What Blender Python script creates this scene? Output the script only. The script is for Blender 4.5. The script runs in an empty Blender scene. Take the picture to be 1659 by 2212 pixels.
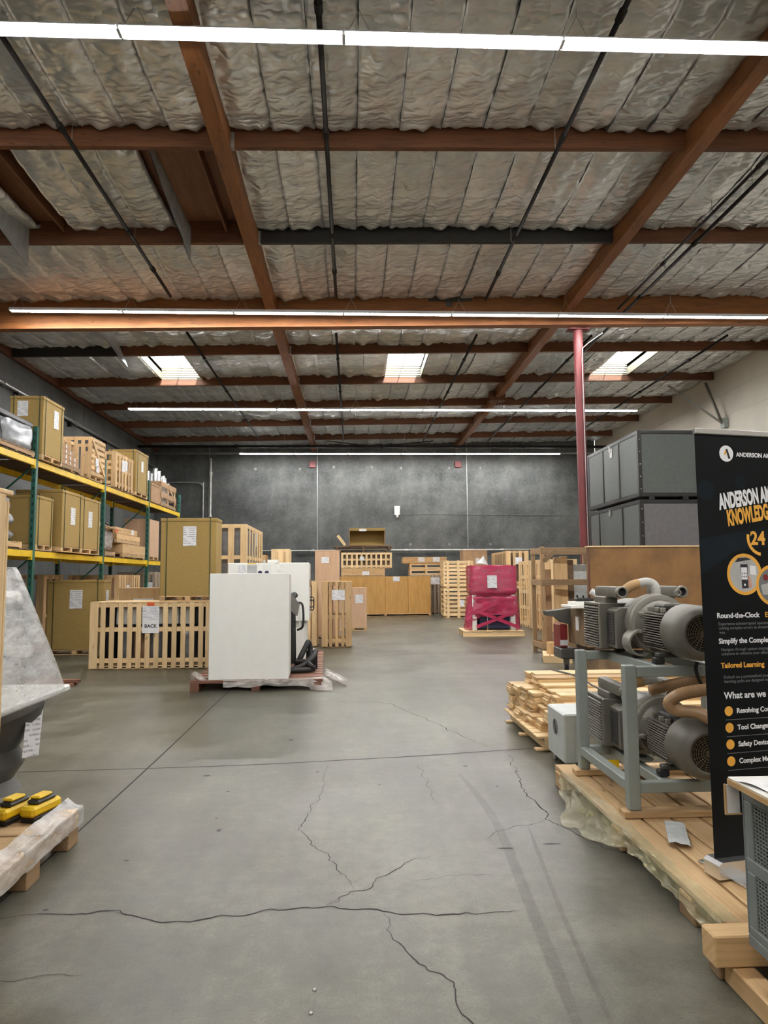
import bpy, math, random
import numpy as np
from mathutils import Vector, Matrix, noise

# ------------------------------------------------------------------ camera, sky, exposure
SC = bpy.context.scene
COL = SC.collection
rnd = random.Random(7)
F_PX, EYE = 1540.0, 1.6
YAW, PITCH, ROLL = math.atan(67.5 / F_PX), math.atan(142.0 / F_PX), math.radians(0.4)
fw = Vector((math.sin(YAW) * math.cos(PITCH), math.cos(YAW) * math.cos(PITCH), math.sin(PITCH)))
rt = Vector((math.cos(YAW), -math.sin(YAW), 0))
up = rt.cross(fw)
rt2 = rt * math.cos(ROLL) - up * math.sin(ROLL)
up2 = rt * math.sin(ROLL) + up * math.cos(ROLL)
cam_data = bpy.data.cameras.new('camera')
cam_data.sensor_fit = 'VERTICAL'
cam_data.sensor_height = 36.0
cam_data.lens = F_PX / 2212.0 * 36.0
cam_data.clip_end = 200
cam = bpy.data.objects.new('camera', cam_data)
M = Matrix.Identity(4)
for i, v in enumerate((rt2, up2, -fw)):
    for j in range(3):
        M[j][i] = v[j]
M.translation = (0, 0, EYE)
cam.matrix_world = M
COL.objects.link(cam)
SC.camera = cam
SC.view_settings.view_transform = 'Standard'
SC.view_settings.look = 'None'
SC.view_settings.gamma = 1.0
SC.view_settings.use_curve_mapping = False
SC.view_settings.exposure = 0.75
SC.cycles.max_bounces = 10
SC.cycles.transparent_max_bounces = 24
world = bpy.data.worlds.new('overcast_sky')
SC.world = world
world.use_nodes = True
world.node_tree.nodes['Background'].inputs[0].default_value = (0.86, 0.93, 1.0, 1)
world.node_tree.nodes['Background'].inputs[1].default_value = 7.0
LAMP_STRENGTH = 85.0
sun_data = bpy.data.lights.new('low_sun', 'SUN')      # reaches in only through the skylights, onto the timber below them
sun_data.energy = 9.0
sun_data.angle = math.radians(1.0)
sun_data.color = (1.0, 0.93, 0.82)
sun = bpy.data.objects.new('low_sun', sun_data)
sun.rotation_euler = (math.radians(90 - 12.5), 0, math.radians(4))
COL.objects.link(sun)

# ------------------------------------------------------------------ materials
def new_mat(name):
    m = bpy.data.materials.new(name)
    m.use_nodes = True
    nt = m.node_tree
    return m, nt, nt.nodes, nt.links, nt.nodes['Principled BSDF']

def nd(nt, typ, **kw):
    n = nt.nodes.new(typ)
    for k, v in kw.items():
        if k in n.inputs.keys() if isinstance(k, str) else False:
            n.inputs[k].default_value = v
        else:
            setattr(n, k, v)
    return n

def ramp(nt, fac, stops):
    r = nt.nodes.new('ShaderNodeValToRGB')
    el = r.color_ramp.elements
    while len(el) > 1:
        el.remove(el[-1])
    el[0].position = stops[0][0]
    el[0].color = (*stops[0][1], 1)
    for p, c in stops[1:]:
        e = el.new(p)
        e.color = (*c, 1)
    nt.links.new(fac, r.inputs[0])
    return r.outputs[0]

def mix(nt, a, b, fac, mode='MIX'):
    n = nt.nodes.new('ShaderNodeMix')
    n.data_type = 'RGBA'
    n.blend_type = mode
    for s, v in ((n.inputs[0], fac), (n.inputs[6], a), (n.inputs[7], b)):
        if isinstance(v, (int, float)):
            s.default_value = v
        elif isinstance(v, tuple):
            s.default_value = (*v, 1)
        else:
            nt.links.new(v, s)
    return n.outputs[2]

def math_n(nt, op, a, b=0.0):
    n = nt.nodes.new('ShaderNodeMath')
    n.operation = op
    for s, v in ((n.inputs[0], a), (n.inputs[1], b)):
        if isinstance(v, (int, float)):
            s.default_value = v
        else:
            nt.links.new(v, s)
    return n.outputs[0]

def noise_n(nt, vec, scale, detail=4, rough=0.55):
    n = nt.nodes.new('ShaderNodeTexNoise')
    n.inputs['Scale'].default_value = scale
    n.inputs['Detail'].default_value = detail
    n.inputs['Roughness'].default_value = rough
    nt.links.new(vec, n.inputs['Vector'])
    return n.outputs[0]

def mapped(nt, out, scale=(1, 1, 1), offset=None):
    m = nt.nodes.new('ShaderNodeMapping')
    m.inputs['Scale'].default_value = scale
    nt.links.new(out, m.inputs[0])
    if offset is not None:
        nt.links.new(offset, m.inputs['Location'])
    return m.outputs[0]

def bump(nt, height, strength, dist, bsdf):
    b = nt.nodes.new('ShaderNodeBump')
    b.inputs['Strength'].default_value = strength
    b.inputs['Distance'].default_value = dist
    nt.links.new(height, b.inputs['Height'])
    nt.links.new(b.outputs[0], bsdf.inputs['Normal'])

def plain(name, col, rough=0.5, metal=0.0, var=0.08, scale=6.0, bmp=0.0, alpha=1.0, spec=0.5):
    m, nt, N, L, b = new_mat(name)
    tc = N.new('ShaderNodeTexCoord')
    n = noise_n(nt, tc.outputs['Object'], scale, 5)
    c0 = tuple(max(0, c * (1 - var * 2)) for c in col)
    c1 = tuple(min(1, c * (1 + var * 2)) for c in col)
    L.new(ramp(nt, n, [(0.3, c0), (0.7, c1)]), b.inputs['Base Color'])
    b.inputs['Roughness'].default_value = rough
    b.inputs['Metallic'].default_value = metal
    b.inputs['Specular IOR Level'].default_value = spec
    b.inputs['Alpha'].default_value = alpha
    if bmp:
        bump(nt, noise_n(nt, tc.outputs['Object'], scale * 6, 4), bmp, 0.01, b)
    return m

def wood(name, light, dark, rough=0.65, knots=True, rand=0.25, grain=55.0):
    m, nt, N, L, b = new_mat(name)
    uv = N.new('ShaderNodeUVMap')
    oi = N.new('ShaderNodeObjectInfo')
    off = N.new('ShaderNodeCombineXYZ')
    L.new(math_n(nt, 'MULTIPLY', oi.outputs['Random'], 37.0), off.inputs[0])
    L.new(math_n(nt, 'MULTIPLY', oi.outputs['Random'], 91.0), off.inputs[1])
    g = noise_n(nt, mapped(nt, uv.outputs[0], (2.2, grain, 1), off.outputs[0]), 1.0, 5, 0.6)
    w = noise_n(nt, mapped(nt, uv.outputs[0], (1.2, 7, 1), off.outputs[0]), 1.0, 3)
    c = ramp(nt, math_n(nt, 'ADD', math_n(nt, 'MULTIPLY', g, 0.6), math_n(nt, 'MULTIPLY', w, 0.4)), [(0.32, dark), (0.56, light)])
    if knots:
        v = N.new('ShaderNodeTexVoronoi')
        v.inputs['Scale'].default_value = 1.0
        L.new(mapped(nt, uv.outputs[0], (2.4, 9, 1), off.outputs[0]), v.inputs['Vector'])
        k = ramp(nt, v.outputs['Distance'], [(0.05, (1, 1, 1)), (0.13, (0, 0, 0))])
        c = mix(nt, c, tuple(x * 0.35 for x in dark), math_n(nt, 'MULTIPLY', k, 0.8))
    hs = N.new('ShaderNodeHueSaturation')
    L.new(c, hs.inputs['Color'])
    L.new(math_n(nt, 'ADD', math_n(nt, 'MULTIPLY', oi.outputs['Random'], rand * 2), 1 - rand), hs.inputs['Value'])
    L.new(hs.outputs[0], b.inputs['Base Color'])
    b.inputs['Roughness'].default_value = rough
    bump(nt, g, 0.15, 0.003, b)
    return m

MT = {}
MT['pine'] = wood('pine_wood', (0.62, 0.42, 0.215), (0.45, 0.275, 0.12))
MT['pine_pale'] = wood('pale_pine', (0.80, 0.59, 0.33), (0.63, 0.42, 0.20), rand=0.12)
MT['pine_old'] = wood('weathered_pine', (0.36, 0.235, 0.125), (0.22, 0.13, 0.06))
MT['pine_grey'] = wood('grey_pine', (0.40, 0.32, 0.24), (0.28, 0.21, 0.15))
MT['red_wood'] = wood('reddish_wood', (0.20, 0.085, 0.05), (0.11, 0.045, 0.027))
MT['dark_wood'] = wood('dark_wood', (0.10, 0.06, 0.035), (0.05, 0.03, 0.02))
MT['glulam'] = wood('glulam_timber', (0.26, 0.095, 0.024), (0.13, 0.044, 0.012), rough=0.6, rand=0.10, grain=30)
MT['purlin'] = wood('purlin_timber', (0.16, 0.056, 0.018), (0.07, 0.024, 0.009), rough=0.6, rand=0.2, grain=30)
MT['purlin_dark'] = plain('near_black_purlin', (0.02, 0.018, 0.016), 0.6)  # near-black colour for a few purlin lengths
MT['plywood'] = wood('pale_plywood', (0.56, 0.37, 0.24), (0.46, 0.29, 0.18), knots=False, rand=0.06, grain=18)
MT['ply_orange'] = wood('orange_plywood', (0.50, 0.275, 0.075), (0.38, 0.19, 0.045), knots=True, rand=0.08, grain=14)
MT['ply_light'] = wood('light_plywood', (0.55, 0.36, 0.17), (0.45, 0.27, 0.11), knots=False, rand=0.06, grain=14)
MT['deck'] = wood('roof_deck_plywood', (0.20, 0.085, 0.035), (0.11, 0.045, 0.02), knots=False)
MT['carton'] = plain('olive_kraft_board', (0.35, 0.232, 0.07), 0.75, var=0.04, scale=30)
MT['kraft'] = plain('brown_kraft_board', (0.36, 0.22, 0.12), 0.75, var=0.08)
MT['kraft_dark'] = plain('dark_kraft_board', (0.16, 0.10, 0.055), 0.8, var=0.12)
MT['hardboard'] = plain('brown_hardboard', (0.235, 0.12, 0.042), 0.6, var=0.18, scale=1.6)
MT['strap'] = plain('green_black_strap', (0.06, 0.065, 0.02), 0.45)
MT['black'] = plain('black_plastic', (0.012, 0.012, 0.013), 0.4)
MT['rubber'] = plain('black_rubber', (0.018, 0.018, 0.018), 0.6)
MT['pipe'] = plain('black_steel_pipe', (0.014, 0.012, 0.011), 0.65, 0.0, spec=0.25)
MT['conduit'] = plain('galvanised_conduit', (0.45, 0.46, 0.46), 0.4, 0.6)
MT['white'] = plain('white_enamel', (0.87, 0.87, 0.83), 0.35, var=0.01)
MT['white2'] = plain('off_white_enamel', (0.80, 0.80, 0.76), 0.4, var=0.015)
MT['paper'] = plain('white_paper', (0.80, 0.80, 0.80), 0.7, var=0.02)
MT['orange_tag'] = plain('orange_tag', (0.75, 0.10, 0.02), 0.6)
MT['yellow'] = plain('yellow_enamel', (0.82, 0.54, 0.012), 0.45, var=0.06, scale=3)
MT['green'] = plain('green_enamel', (0.012, 0.09, 0.065), 0.45, var=0.1)
MT['red_steel'] = plain('dark_red_paint', (0.13, 0.02, 0.022), 0.5, var=0.06, scale=3)
MT['frame_grey'] = plain('grey_green_paint', (0.29, 0.325, 0.30), 0.5, var=0.03)
MT['pump'] = plain('pump_casting', (0.145, 0.138, 0.115), 0.45, 0.15, var=0.09, bmp=0.05)
MT['pump_dark'] = plain('pump_casting_dark', (0.07, 0.067, 0.06), 0.5, 0.15, var=0.1)
MT['pump_light'] = plain('pump_fin_metal', (0.25, 0.24, 0.205), 0.45, 0.2)
MT['guard'] = plain('brass_guard_wire', (0.20, 0.16, 0.09), 0.45, 0.5)
MT['hole'] = plain('dark_cavity', (0.008, 0.008, 0.008), 0.9)
MT['pvc'] = plain('white_plastic_pipe', (0.60, 0.60, 0.56), 0.35)
MT['hose'] = plain('beige_ribbed_hose', (0.42, 0.26, 0.135), 0.35, var=0.12)
MT['case_panel'] = plain('grey_case_panel', (0.085, 0.097, 0.092), 0.5, var=0.05, scale=12)
MT['case_panel2'] = plain('lilac_grey_case_panel', (0.135, 0.132, 0.14), 0.5, var=0.05, scale=12)
MT['chiller'] = plain('pale_grey_enamel', (0.52, 0.56, 0.53), 0.4, var=0.03)
MT['cab_grey'] = plain('grey_cabinet_paint', (0.20, 0.225, 0.225), 0.5, var=0.04)
MT['red_enamel'] = plain('red_enamel', (0.20, 0.015, 0.015), 0.45)
MT['silver'] = plain('bright_aluminium', (0.75, 0.76, 0.78), 0.25, 0.9, var=0.02)
MT['steel'] = plain('zinc_steel', (0.40, 0.40, 0.39), 0.4, 0.7)
MT['brown_machine'] = plain('rusty_brown_paint', (0.21, 0.135, 0.07), 0.6, var=0.2, scale=4)
MT['grey_bag'] = plain('grey_stretch_film', (0.22, 0.225, 0.24), 0.3, var=0.12, bmp=0.2)
MT['silver_film'] = plain('silver_stretch_film', (0.36, 0.38, 0.41), 0.28, 0.2, var=0.2, scale=4, bmp=0.3)
MT['blue_dark'] = plain('dark_blue_panel', (0.02, 0.025, 0.07), 0.5)
MT['blue'] = plain('blue_plastic', (0.05, 0.08, 0.35), 0.5)
MT['banner'] = plain('black_banner_print', (0.004, 0.005, 0.006), 0.5, var=0.05, spec=0.15)
MT['banner_navy'] = plain('navy_banner_print', (0.007, 0.011, 0.015), 0.5, var=0.3, scale=2, spec=0.15)
MT['ink_white'] = plain('white_ink', (0.82, 0.83, 0.86), 0.5, var=0.01)
MT['ink_orange'] = plain('orange_ink', (0.80, 0.40, 0.055), 0.5, var=0.02)
MT['ink_grey'] = plain('grey_ink', (0.16, 0.17, 0.18), 0.5, var=0.02)
MT['ink_pale'] = plain('pale_grey_ink', (0.45, 0.46, 0.46), 0.5, var=0.1)
MT['ink_skin'] = plain('skin_tone_ink', (0.55, 0.30, 0.22), 0.5)
MT['ink_dark'] = plain('black_ink', (0.02, 0.02, 0.025), 0.6)
MT['crack'] = plain('dark_crack', (0.022, 0.02, 0.018), 0.9)
MT['joint'] = plain('control_joint', (0.025, 0.025, 0.023), 0.9)
MT['stain'] = plain('dark_floor_stain', (0.035, 0.032, 0.03), 0.7)
MT['caulk'] = plain('pale_caulk', (0.36, 0.37, 0.37), 0.7)
MT['patch'] = plain('grey_patch', (0.19, 0.195, 0.19), 0.7)
MT['tyre'] = plain('faint_tyre_mark', (0.03, 0.03, 0.03), 0.5, alpha=0.11)
MT['well'] = plain('beige_well_lining', (0.34, 0.31, 0.22), 0.6)
MT['fixture'] = plain('white_fixture_metal', (0.72, 0.73, 0.74), 0.4, var=0.01)
MT['mint'] = plain('mint_paper', (0.45, 0.68, 0.58), 0.7)
MT['packet'] = plain('white_plastic_packet', (0.62, 0.66, 0.66), 0.35, var=0.08, scale=20, bmp=0.3)

def lamp_mat():
    m, nt, N, L, b = new_mat('glowing_lamp_tube')
    b.inputs['Base Color'].default_value = (0.9, 0.9, 0.9, 1)
    b.inputs['Emission Color'].default_value = (1.0, 0.985, 0.96, 1)
    b.inputs['Emission Strength'].default_value = LAMP_STRENGTH
    return m
MT['lamp'] = lamp_mat()

def film(name, col, alpha, rough=0.18, lo=0.5):
    m, nt, N, L, b = new_mat(name)
    tc = N.new('ShaderNodeTexCoord')
    n = noise_n(nt, mapped(nt, tc.outputs['Object'], (5, 5, 14)), 1.0, 5, 0.65)
    b.inputs['Base Color'].default_value = (*col, 1)
    b.inputs['Roughness'].default_value = rough
    b.inputs['Specular IOR Level'].default_value = 0.7
    a = N.new('ShaderNodeMapRange')
    a.inputs['From Min'].default_value = 0.3
    a.inputs['From Max'].default_value = 0.7
    a.inputs['To Min'].default_value = alpha * lo
    a.inputs['To Max'].default_value = min(1, alpha * 1.35)
    L.new(n, a.inputs[0])
    L.new(a.outputs[0], b.inputs['Alpha'])
    bump(nt, n, 0.6, 0.02, b)
    return m
MT['film_clear'] = film('clear_stretch_film', (0.78, 0.79, 0.80), 0.5)
MT['film_thin'] = film('thin_stretch_film', (0.72, 0.73, 0.74), 0.26)
MT['film_grey'] = film('dusty_plastic_film', (0.50, 0.47, 0.44), 0.6)
MT['film_yellow'] = film('yellowish_plastic_film', (0.62, 0.57, 0.34), 0.38)
MT['film_red'] = film('red_stretch_film', (0.52, 0.035, 0.11), 0.76, 0.18, lo=0.75)

def printed(name):
    m, nt, N, L, b = new_mat(name)
    uv = N.new('ShaderNodeUVMap')
    s = N.new('ShaderNodeSeparateXYZ')
    L.new(uv.outputs[0], s.inputs[0])
    row = math_n(nt, 'LESS_THAN', math_n(nt, 'FRACT', math_n(nt, 'MULTIPLY', s.outputs[1], 9.0)), 0.42)
    w = noise_n(nt, mapped(nt, uv.outputs[0], (26, 9, 1)), 1.0, 2)
    blk = noise_n(nt, mapped(nt, uv.outputs[0], (2.2, 4.5, 1)), 1.0, 1)
    f = math_n(nt, 'MULTIPLY', math_n(nt, 'MULTIPLY', row, math_n(nt, 'GREATER_THAN', w, 0.44)), math_n(nt, 'GREATER_THAN', blk, 0.46))
    ins = math_n(nt, 'MULTIPLY', math_n(nt, 'COMPARE', s.outputs[0], 0.5), 1.0)
    L.new(mix(nt, (0.80, 0.80, 0.82), (0.36, 0.37, 0.42), f), b.inputs['Base Color'])
    b.inputs['Roughness'].default_value = 0.5
    return m
MT['print'] = printed('printed_paper')

def foil():
    m, nt, N, L, b = new_mat('foil_faced_insulation')
    tc = N.new('ShaderNodeTexCoord')
    oi = N.new('ShaderNodeObjectInfo')
    n = noise_n(nt, tc.outputs['Object'], 3.0, 5)
    c = ramp(nt, n, [(0.3, (0.66, 0.68, 0.68)), (0.7, (0.88, 0.90, 0.89))])
    hs = N.new('ShaderNodeHueSaturation')
    L.new(c, hs.inputs['Color'])
    L.new(math_n(nt, 'ADD', math_n(nt, 'MULTIPLY', oi.outputs['Random'], 0.3), 0.85), hs.inputs['Value'])
    L.new(hs.outputs[0], b.inputs['Base Color'])
    b.inputs['Metallic'].default_value = 0.5
    b.inputs['Roughness'].default_value = 0.27
    h = noise_n(nt, mapped(nt, tc.outputs['Object'], (2.6, 4.2, 2), None), 1.0, 2, 0.45)
    r = math_n(nt, 'ABSOLUTE', math_n(nt, 'SUBTRACT', h, 0.5))
    bump(nt, r, 0.85, 0.12, b)
    return m
MT['foil'] = foil()
MT['foil_back'] = plain('grey_insulation_facing', (0.26, 0.26, 0.25), 0.55, var=0.1)

def floor_mat():
    m, nt, N, L, b = new_mat('polished_concrete')
    tc = N.new('ShaderNodeTexCoord')
    v = tc.outputs['Object']
    big = noise_n(nt, v, 0.35, 5, 0.6)
    mid = noise_n(nt, v, 1.6, 6, 0.65)
    fine = noise_n(nt, v, 90.0, 3, 0.6)
    speck = noise_n(nt, v, 11.0, 6, 0.7)
    streak = noise_n(nt, mapped(nt, v, (2.6, 0.25, 1)), 1.0, 4)
    f = math_n(nt, 'ADD', math_n(nt, 'ADD', math_n(nt, 'MULTIPLY', big, 0.38), math_n(nt, 'ADD', math_n(nt, 'MULTIPLY', mid, 0.25), math_n(nt, 'MULTIPLY', speck, 0.14))), math_n(nt, 'ADD', math_n(nt, 'MULTIPLY', fine, 0.12), math_n(nt, 'MULTIPLY', streak, 0.14)))
    c = ramp(nt, f, [(0.41, (0.042, 0.040, 0.030)), (0.51, (0.084, 0.081, 0.061)), (0.61, (0.16, 0.155, 0.121))])
    L.new(c, b.inputs['Base Color'])
    r = N.new('ShaderNodeMapRange')
    r.inputs['To Min'].default_value = 0.2
    r.inputs['To Max'].default_value = 0.5
    L.new(mid, r.inputs[0])
    L.new(r.outputs[0], b.inputs['Roughness'])
    b.inputs['Specular IOR Level'].default_value = 0.24
    bump(nt, fine, 0.06, 0.002, b)
    return m
MT['floor'] = floor_mat()

def conc_wall(name, a, bcol, vert=True):
    m, nt, N, L, b = new_mat(name)
    tc = N.new('ShaderNodeTexCoord')
    v = tc.outputs['Object']
    big = noise_n(nt, v, 0.7, 6, 0.62)
    fine = noise_n(nt, v, 14.0, 5, 0.7)
    st = noise_n(nt, mapped(nt, v, (1.1, 1.1, 0.35)), 1.0, 5)
    f = math_n(nt, 'ADD', math_n(nt, 'MULTIPLY', big, 0.6), math_n(nt, 'ADD', math_n(nt, 'MULTIPLY', fine, 0.28), math_n(nt, 'MULTIPLY', st, 0.12)))
    L.new(ramp(nt, f, [(0.36, a), (0.64, bcol)]), b.inputs['Base Color'])
    b.inputs['Roughness'].default_value = 0.75
    bump(nt, fine, 0.15, 0.01, b)
    return m
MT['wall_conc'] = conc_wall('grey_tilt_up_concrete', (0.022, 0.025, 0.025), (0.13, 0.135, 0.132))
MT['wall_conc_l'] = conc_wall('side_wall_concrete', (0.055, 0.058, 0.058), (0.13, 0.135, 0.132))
MT['wall_white'] = plain('cream_wall_paint', (0.60, 0.555, 0.48), 0.7, var=0.03, scale=1.0)
MT['skylight_white'] = plain('white_skylight_well', (0.62, 0.60, 0.52), 0.5, var=0.02)

def acrylic():
    m, nt, N, L, b = new_mat('clear_acrylic_pane')
    b.inputs['Base Color'].default_value = (0.95, 0.97, 1, 1)
    b.inputs['Roughness'].default_value = 0.1
    b.inputs['Alpha'].default_value = 0.12
    return m
MT['acrylic'] = acrylic()

# ------------------------------------------------------------------ geometry helpers
def link(o, parent=None):
    COL.objects.link(o)
    if parent is not None:
        o.parent = parent
    return o

def tag(o, label=None, cat=None, group=None, kind=None):
    if label: o['label'] = label
    if cat: o['category'] = cat
    if group: o['group'] = group
    if kind: o['kind'] = kind
    return o

def thing(name, label, cat, loc=(0, 0, 0), rz=0.0, group=None):
    o = bpy.data.objects.new(name, None)
    o.empty_display_size = 0.1
    o.location = loc
    o.rotation_euler = (0, 0, rz)
    link(o)
    return tag(o, label, cat, group)

def mesh_obj(name, verts, faces, mat, parent=None, smooth=False, uvs=None, loc=None):
    me = bpy.data.meshes.new(name)
    me.from_pydata([tuple(v) for v in verts], [], faces)
    if uvs is None:
        set_uv(me)
    me.materials.append(MT[mat] if isinstance(mat, str) else mat)
    if smooth:
        me.polygons.foreach_set('use_smooth', [True] * len(me.polygons))
    me.update()
    o = bpy.data.objects.new(name, me)
    if loc: o.location = loc
    return link(o, parent)

def set_uv(me):
    n = len(me.vertices)
    co = np.empty(n * 3, dtype=np.float32)
    me.vertices.foreach_get('co', co)
    co = co.reshape(-1, 3)
    ext = co.max(0) - co.min(0)
    a = int(np.argmax(ext))
    o = [i for i in range(3) if i != a]
    uvv = np.stack([co[:, a], co[:, o[0]] + co[:, o[1]]], 1)
    uvl = me.uv_layers.new(name='UVMap')
    li = np.empty(len(me.loops), dtype=np.int32)
    me.loops.foreach_get('vertex_index', li)
    uvl.data.foreach_set('uv', uvv[li].ravel())

BOX_F = [(0, 1, 3, 2), (4, 6, 7, 5), (0, 4, 5, 1), (2, 3, 7, 6), (0, 2, 6, 4), (1, 5, 7, 3)]
def box_geo(sx, sy, sz, c=0.0):
    h = (sx / 2, sy / 2, sz / 2)
    if c <= 0 or c * 2.2 > min(sx, sy, sz):
        return [(x * h[0], y * h[1], z * h[2]) for x in (-1, 1) for y in (-1, 1) for z in (-1, 1)], BOX_F
    V, idx = [], {}
    for x in (-1, 1):
        for y in (-1, 1):
            for z in (-1, 1):
                for ax in range(3):
                    s = [x, y, z]
                    p = [s[i] * (h[i] if i == ax else h[i] - c) for i in range(3)]
                    idx[(x, y, z, ax)] = len(V)
                    V.append(tuple(p))
    Fc = []
    for ax in range(3):
        o = [i for i in range(3) if i != ax]
        for s in (-1, 1):
            q = []
            for a, b in ((-1, -1), (1, -1), (1, 1), (-1, 1)):
                k = [0, 0, 0]
                k[ax] = s; k[o[0]] = a; k[o[1]] = b
                q.append(idx[(*k, ax)])
            Fc.append(tuple(q))
    for ax in range(3):
        o = [i for i in range(3) if i != ax]
        for a in (-1, 1):
            for b in (-1, 1):
                k0 = [0, 0, 0]; k1 = [0, 0, 0]
                k0[ax] = -1; k1[ax] = 1
                k0[o[0]] = k1[o[0]] = a
                k0[o[1]] = k1[o[1]] = b
                Fc.append((idx[(*k0, o[0])], idx[(*k1, o[0])], idx[(*k1, o[1])], idx[(*k0, o[1])]))
    for x in (-1, 1):
        for y in (-1, 1):
            for z in (-1, 1):
                Fc.append((idx[(x, y, z, 0)], idx[(x, y, z, 1)], idx[(x, y, z, 2)]))
    return V, Fc

def fix_normals(me):
    import bmesh
    bm = bmesh.new()
    bm.from_mesh(me)
    bmesh.ops.recalc_face_normals(bm, faces=bm.faces)
    bm.to_mesh(me)
    bm.free()

CACHE = {}
def box_mesh(name, mat, sx, sy, sz, c):
    key = (mat, round(sx, 4), round(sy, 4), round(sz, 4), c)
    me = CACHE.get(key)
    if me is None:
        V, Fc = box_geo(sx, sy, sz, c)
        me = bpy.data.meshes.new(name)
        me.from_pydata(V, [], Fc)
        if c > 0:
            fix_normals(me)
        set_uv(me)
        me.materials.append(MT[mat])
        CACHE[key] = me
    return me

def bd(parent, name, mat, x0, x1, y0, y1, z0, z1, c=0.003):
    """a board or block between these bounds, an object of its own"""
    o = bpy.data.objects.new(name, box_mesh(name, mat, abs(x1 - x0), abs(y1 - y0), abs(z1 - z0), c))
    o.location = ((x0 + x1) / 2, (y0 + y1) / 2, (z0 + z1) / 2)
    return link(o, parent)

def bar(parent, name, mat, p0, p1, w, t, upv=(0, 0, 1), c=0.003):
    """a straight bar from p0 to p1; w is its width, t its height"""
    p0, p1 = Vector(p0), Vector(p1)
    d = (p1 - p0)
    L = d.length
    d.normalize()
    s = d.cross(Vector(upv))
    if s.length < 1e-5:
        s = Vector((1, 0, 0))
    s.normalize()
    u = s.cross(d)
    R = Matrix((d, s, u)).transposed()
    o = bpy.data.objects.new(name, box_mesh(name, mat, L, w, t, c))
    o.matrix_basis = Matrix.Translation((p0 + p1) / 2) @ R.to_4x4()
    return link(o, parent)

class G:
    """gathers shapes that make ONE piece"""
    def __init__(s):
        s.v, s.f = [], []
    def add(s, V, Fc):
        b = len(s.v)
        s.v += [tuple(v) for v in V]
        s.f += [tuple(b + i for i in f) for f in Fc]
        return s
    def box(s, x0, x1, y0, y1, z0, z1, c=0.0):
        V, Fc = box_geo(abs(x1 - x0), abs(y1 - y0), abs(z1 - z0), c)
        m = ((x0 + x1) / 2, (y0 + y1) / 2, (z0 + z1) / 2)
        return s.add([(v[0] + m[0], v[1] + m[1], v[2] + m[2]) for v in V], Fc)
    def tube(s, pts, r, n=8, cap=True, ribs=None):
        pts = [Vector(p) for p in pts]
        V, Fc = [], []
        prev = None
        for i, p in enumerate(pts):
            d = (pts[min(i + 1, len(pts) - 1)] - pts[max(i - 1, 0)])
            if d.length < 1e-9:
                d = Vector((0, 0, 1))
            d.normalize()
            if prev is None:
                a = d.cross(Vector((0, 0, 1)))
                if a.length < 1e-3:
                    a = d.cross(Vector((0, 1, 0)))
            else:
                a = prev - d * prev.dot(d)
            a.normalize()
            prev = a
            b = d.cross(a)
            rr = r[i] if isinstance(r, (list, tuple)) else r
            if ribs:
                rr *= 1 + ribs * (i % 2)
            for k in range(n):
                t = 2 * math.pi * k / n
                V.append(p + a * (rr * math.cos(t)) + b * (rr * math.sin(t)))
        for i in range(len(pts) - 1):
            for k in range(n):
                Fc.append((i * n + k, i * n + (k + 1) % n, (i + 1) * n + (k + 1) % n, (i + 1) * n + k))
        if cap:
            Fc.append(tuple(range(n - 1, -1, -1)))
            Fc.append(tuple((len(pts) - 1) * n + k for k in range(n)))
        return s.add(V, Fc)
    def lathe(s, prof, axis_o, axis_d, n=24, cap=True):
        """prof: (distance along the axis, radius)"""
        o, d = Vector(axis_o), Vector(axis_d).normalized()
        a = d.cross(Vector((0, 0, 1)))
        if a.length < 1e-3:
            a = Vector((1, 0, 0))
        a.normalize()
        b = d.cross(a)
        V, Fc = [], []
        for h, r in prof:
            for k in range(n):
                t = 2 * math.pi * k / n
                V.append(o + d * h + a * (r * math.cos(t)) + b * (r * math.sin(t)))
        for i in range(len(prof) - 1):
            for k in range(n):
                Fc.append((i * n + k, i * n + (k + 1) % n, (i + 1) * n + (k + 1) % n, (i + 1) * n + k))
        if cap:
            Fc.append(tuple(range(n - 1, -1, -1)))
            Fc.append(tuple((len(prof) - 1) * n + k for k in range(n)))
        return s.add(V, Fc)
    def prism(s, outline, y0, y1):
        """outline in x,z, extruded along y"""
        n = len(outline)
        V = [(x, y0, z) for x, z in outline] + [(x, y1, z) for x, z in outline]
        Fc = [tuple(range(n)), tuple(range(2 * n - 1, n - 1, -1))] + [(i, n + i, n + (i + 1) % n, (i + 1) % n) for i in range(n)]
        return s.add(V, Fc)
    def grid(s, fn, nu, nv):
        V = [fn(i / nu, j / nv) for j in range(nv + 1) for i in range(nu + 1)]
        Fc = [(j * (nu + 1) + i, j * (nu + 1) + i + 1, (j + 1) * (nu + 1) + i + 1, (j + 1) * (nu + 1) + i) for j in range(nv) for i in range(nu)]
        return s.add(V, Fc)
    def build(s, name, mat, parent=None, smooth=False, loc=None, fix=True, auto=None):
        o = mesh_obj(name, s.v, s.f, mat, parent, smooth, loc=loc)
        if fix:
            fix_normals(o.data)
        if auto:
            o.data.set_sharp_from_angle(angle=math.radians(auto))
        return o

def spline(pts, n=8):
    P = [Vector(p) for p in pts]
    out = []
    for i in range(len(P) - 1):
        a, b, c, d = P[max(i - 1, 0)], P[i], P[i + 1], P[min(i + 2, len(P) - 1)]
        for k in range(n):
            t = k / n
            out.append(0.5 * ((2 * b) + (c - a) * t + (2 * a - 5 * b + 4 * c - d) * t * t + (3 * b - a - 3 * c + d) * t ** 3))
    out.append(P[-1])
    return out

def nz(x, y, z=0.0):
    return noise.noise((x, y, z))

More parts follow.
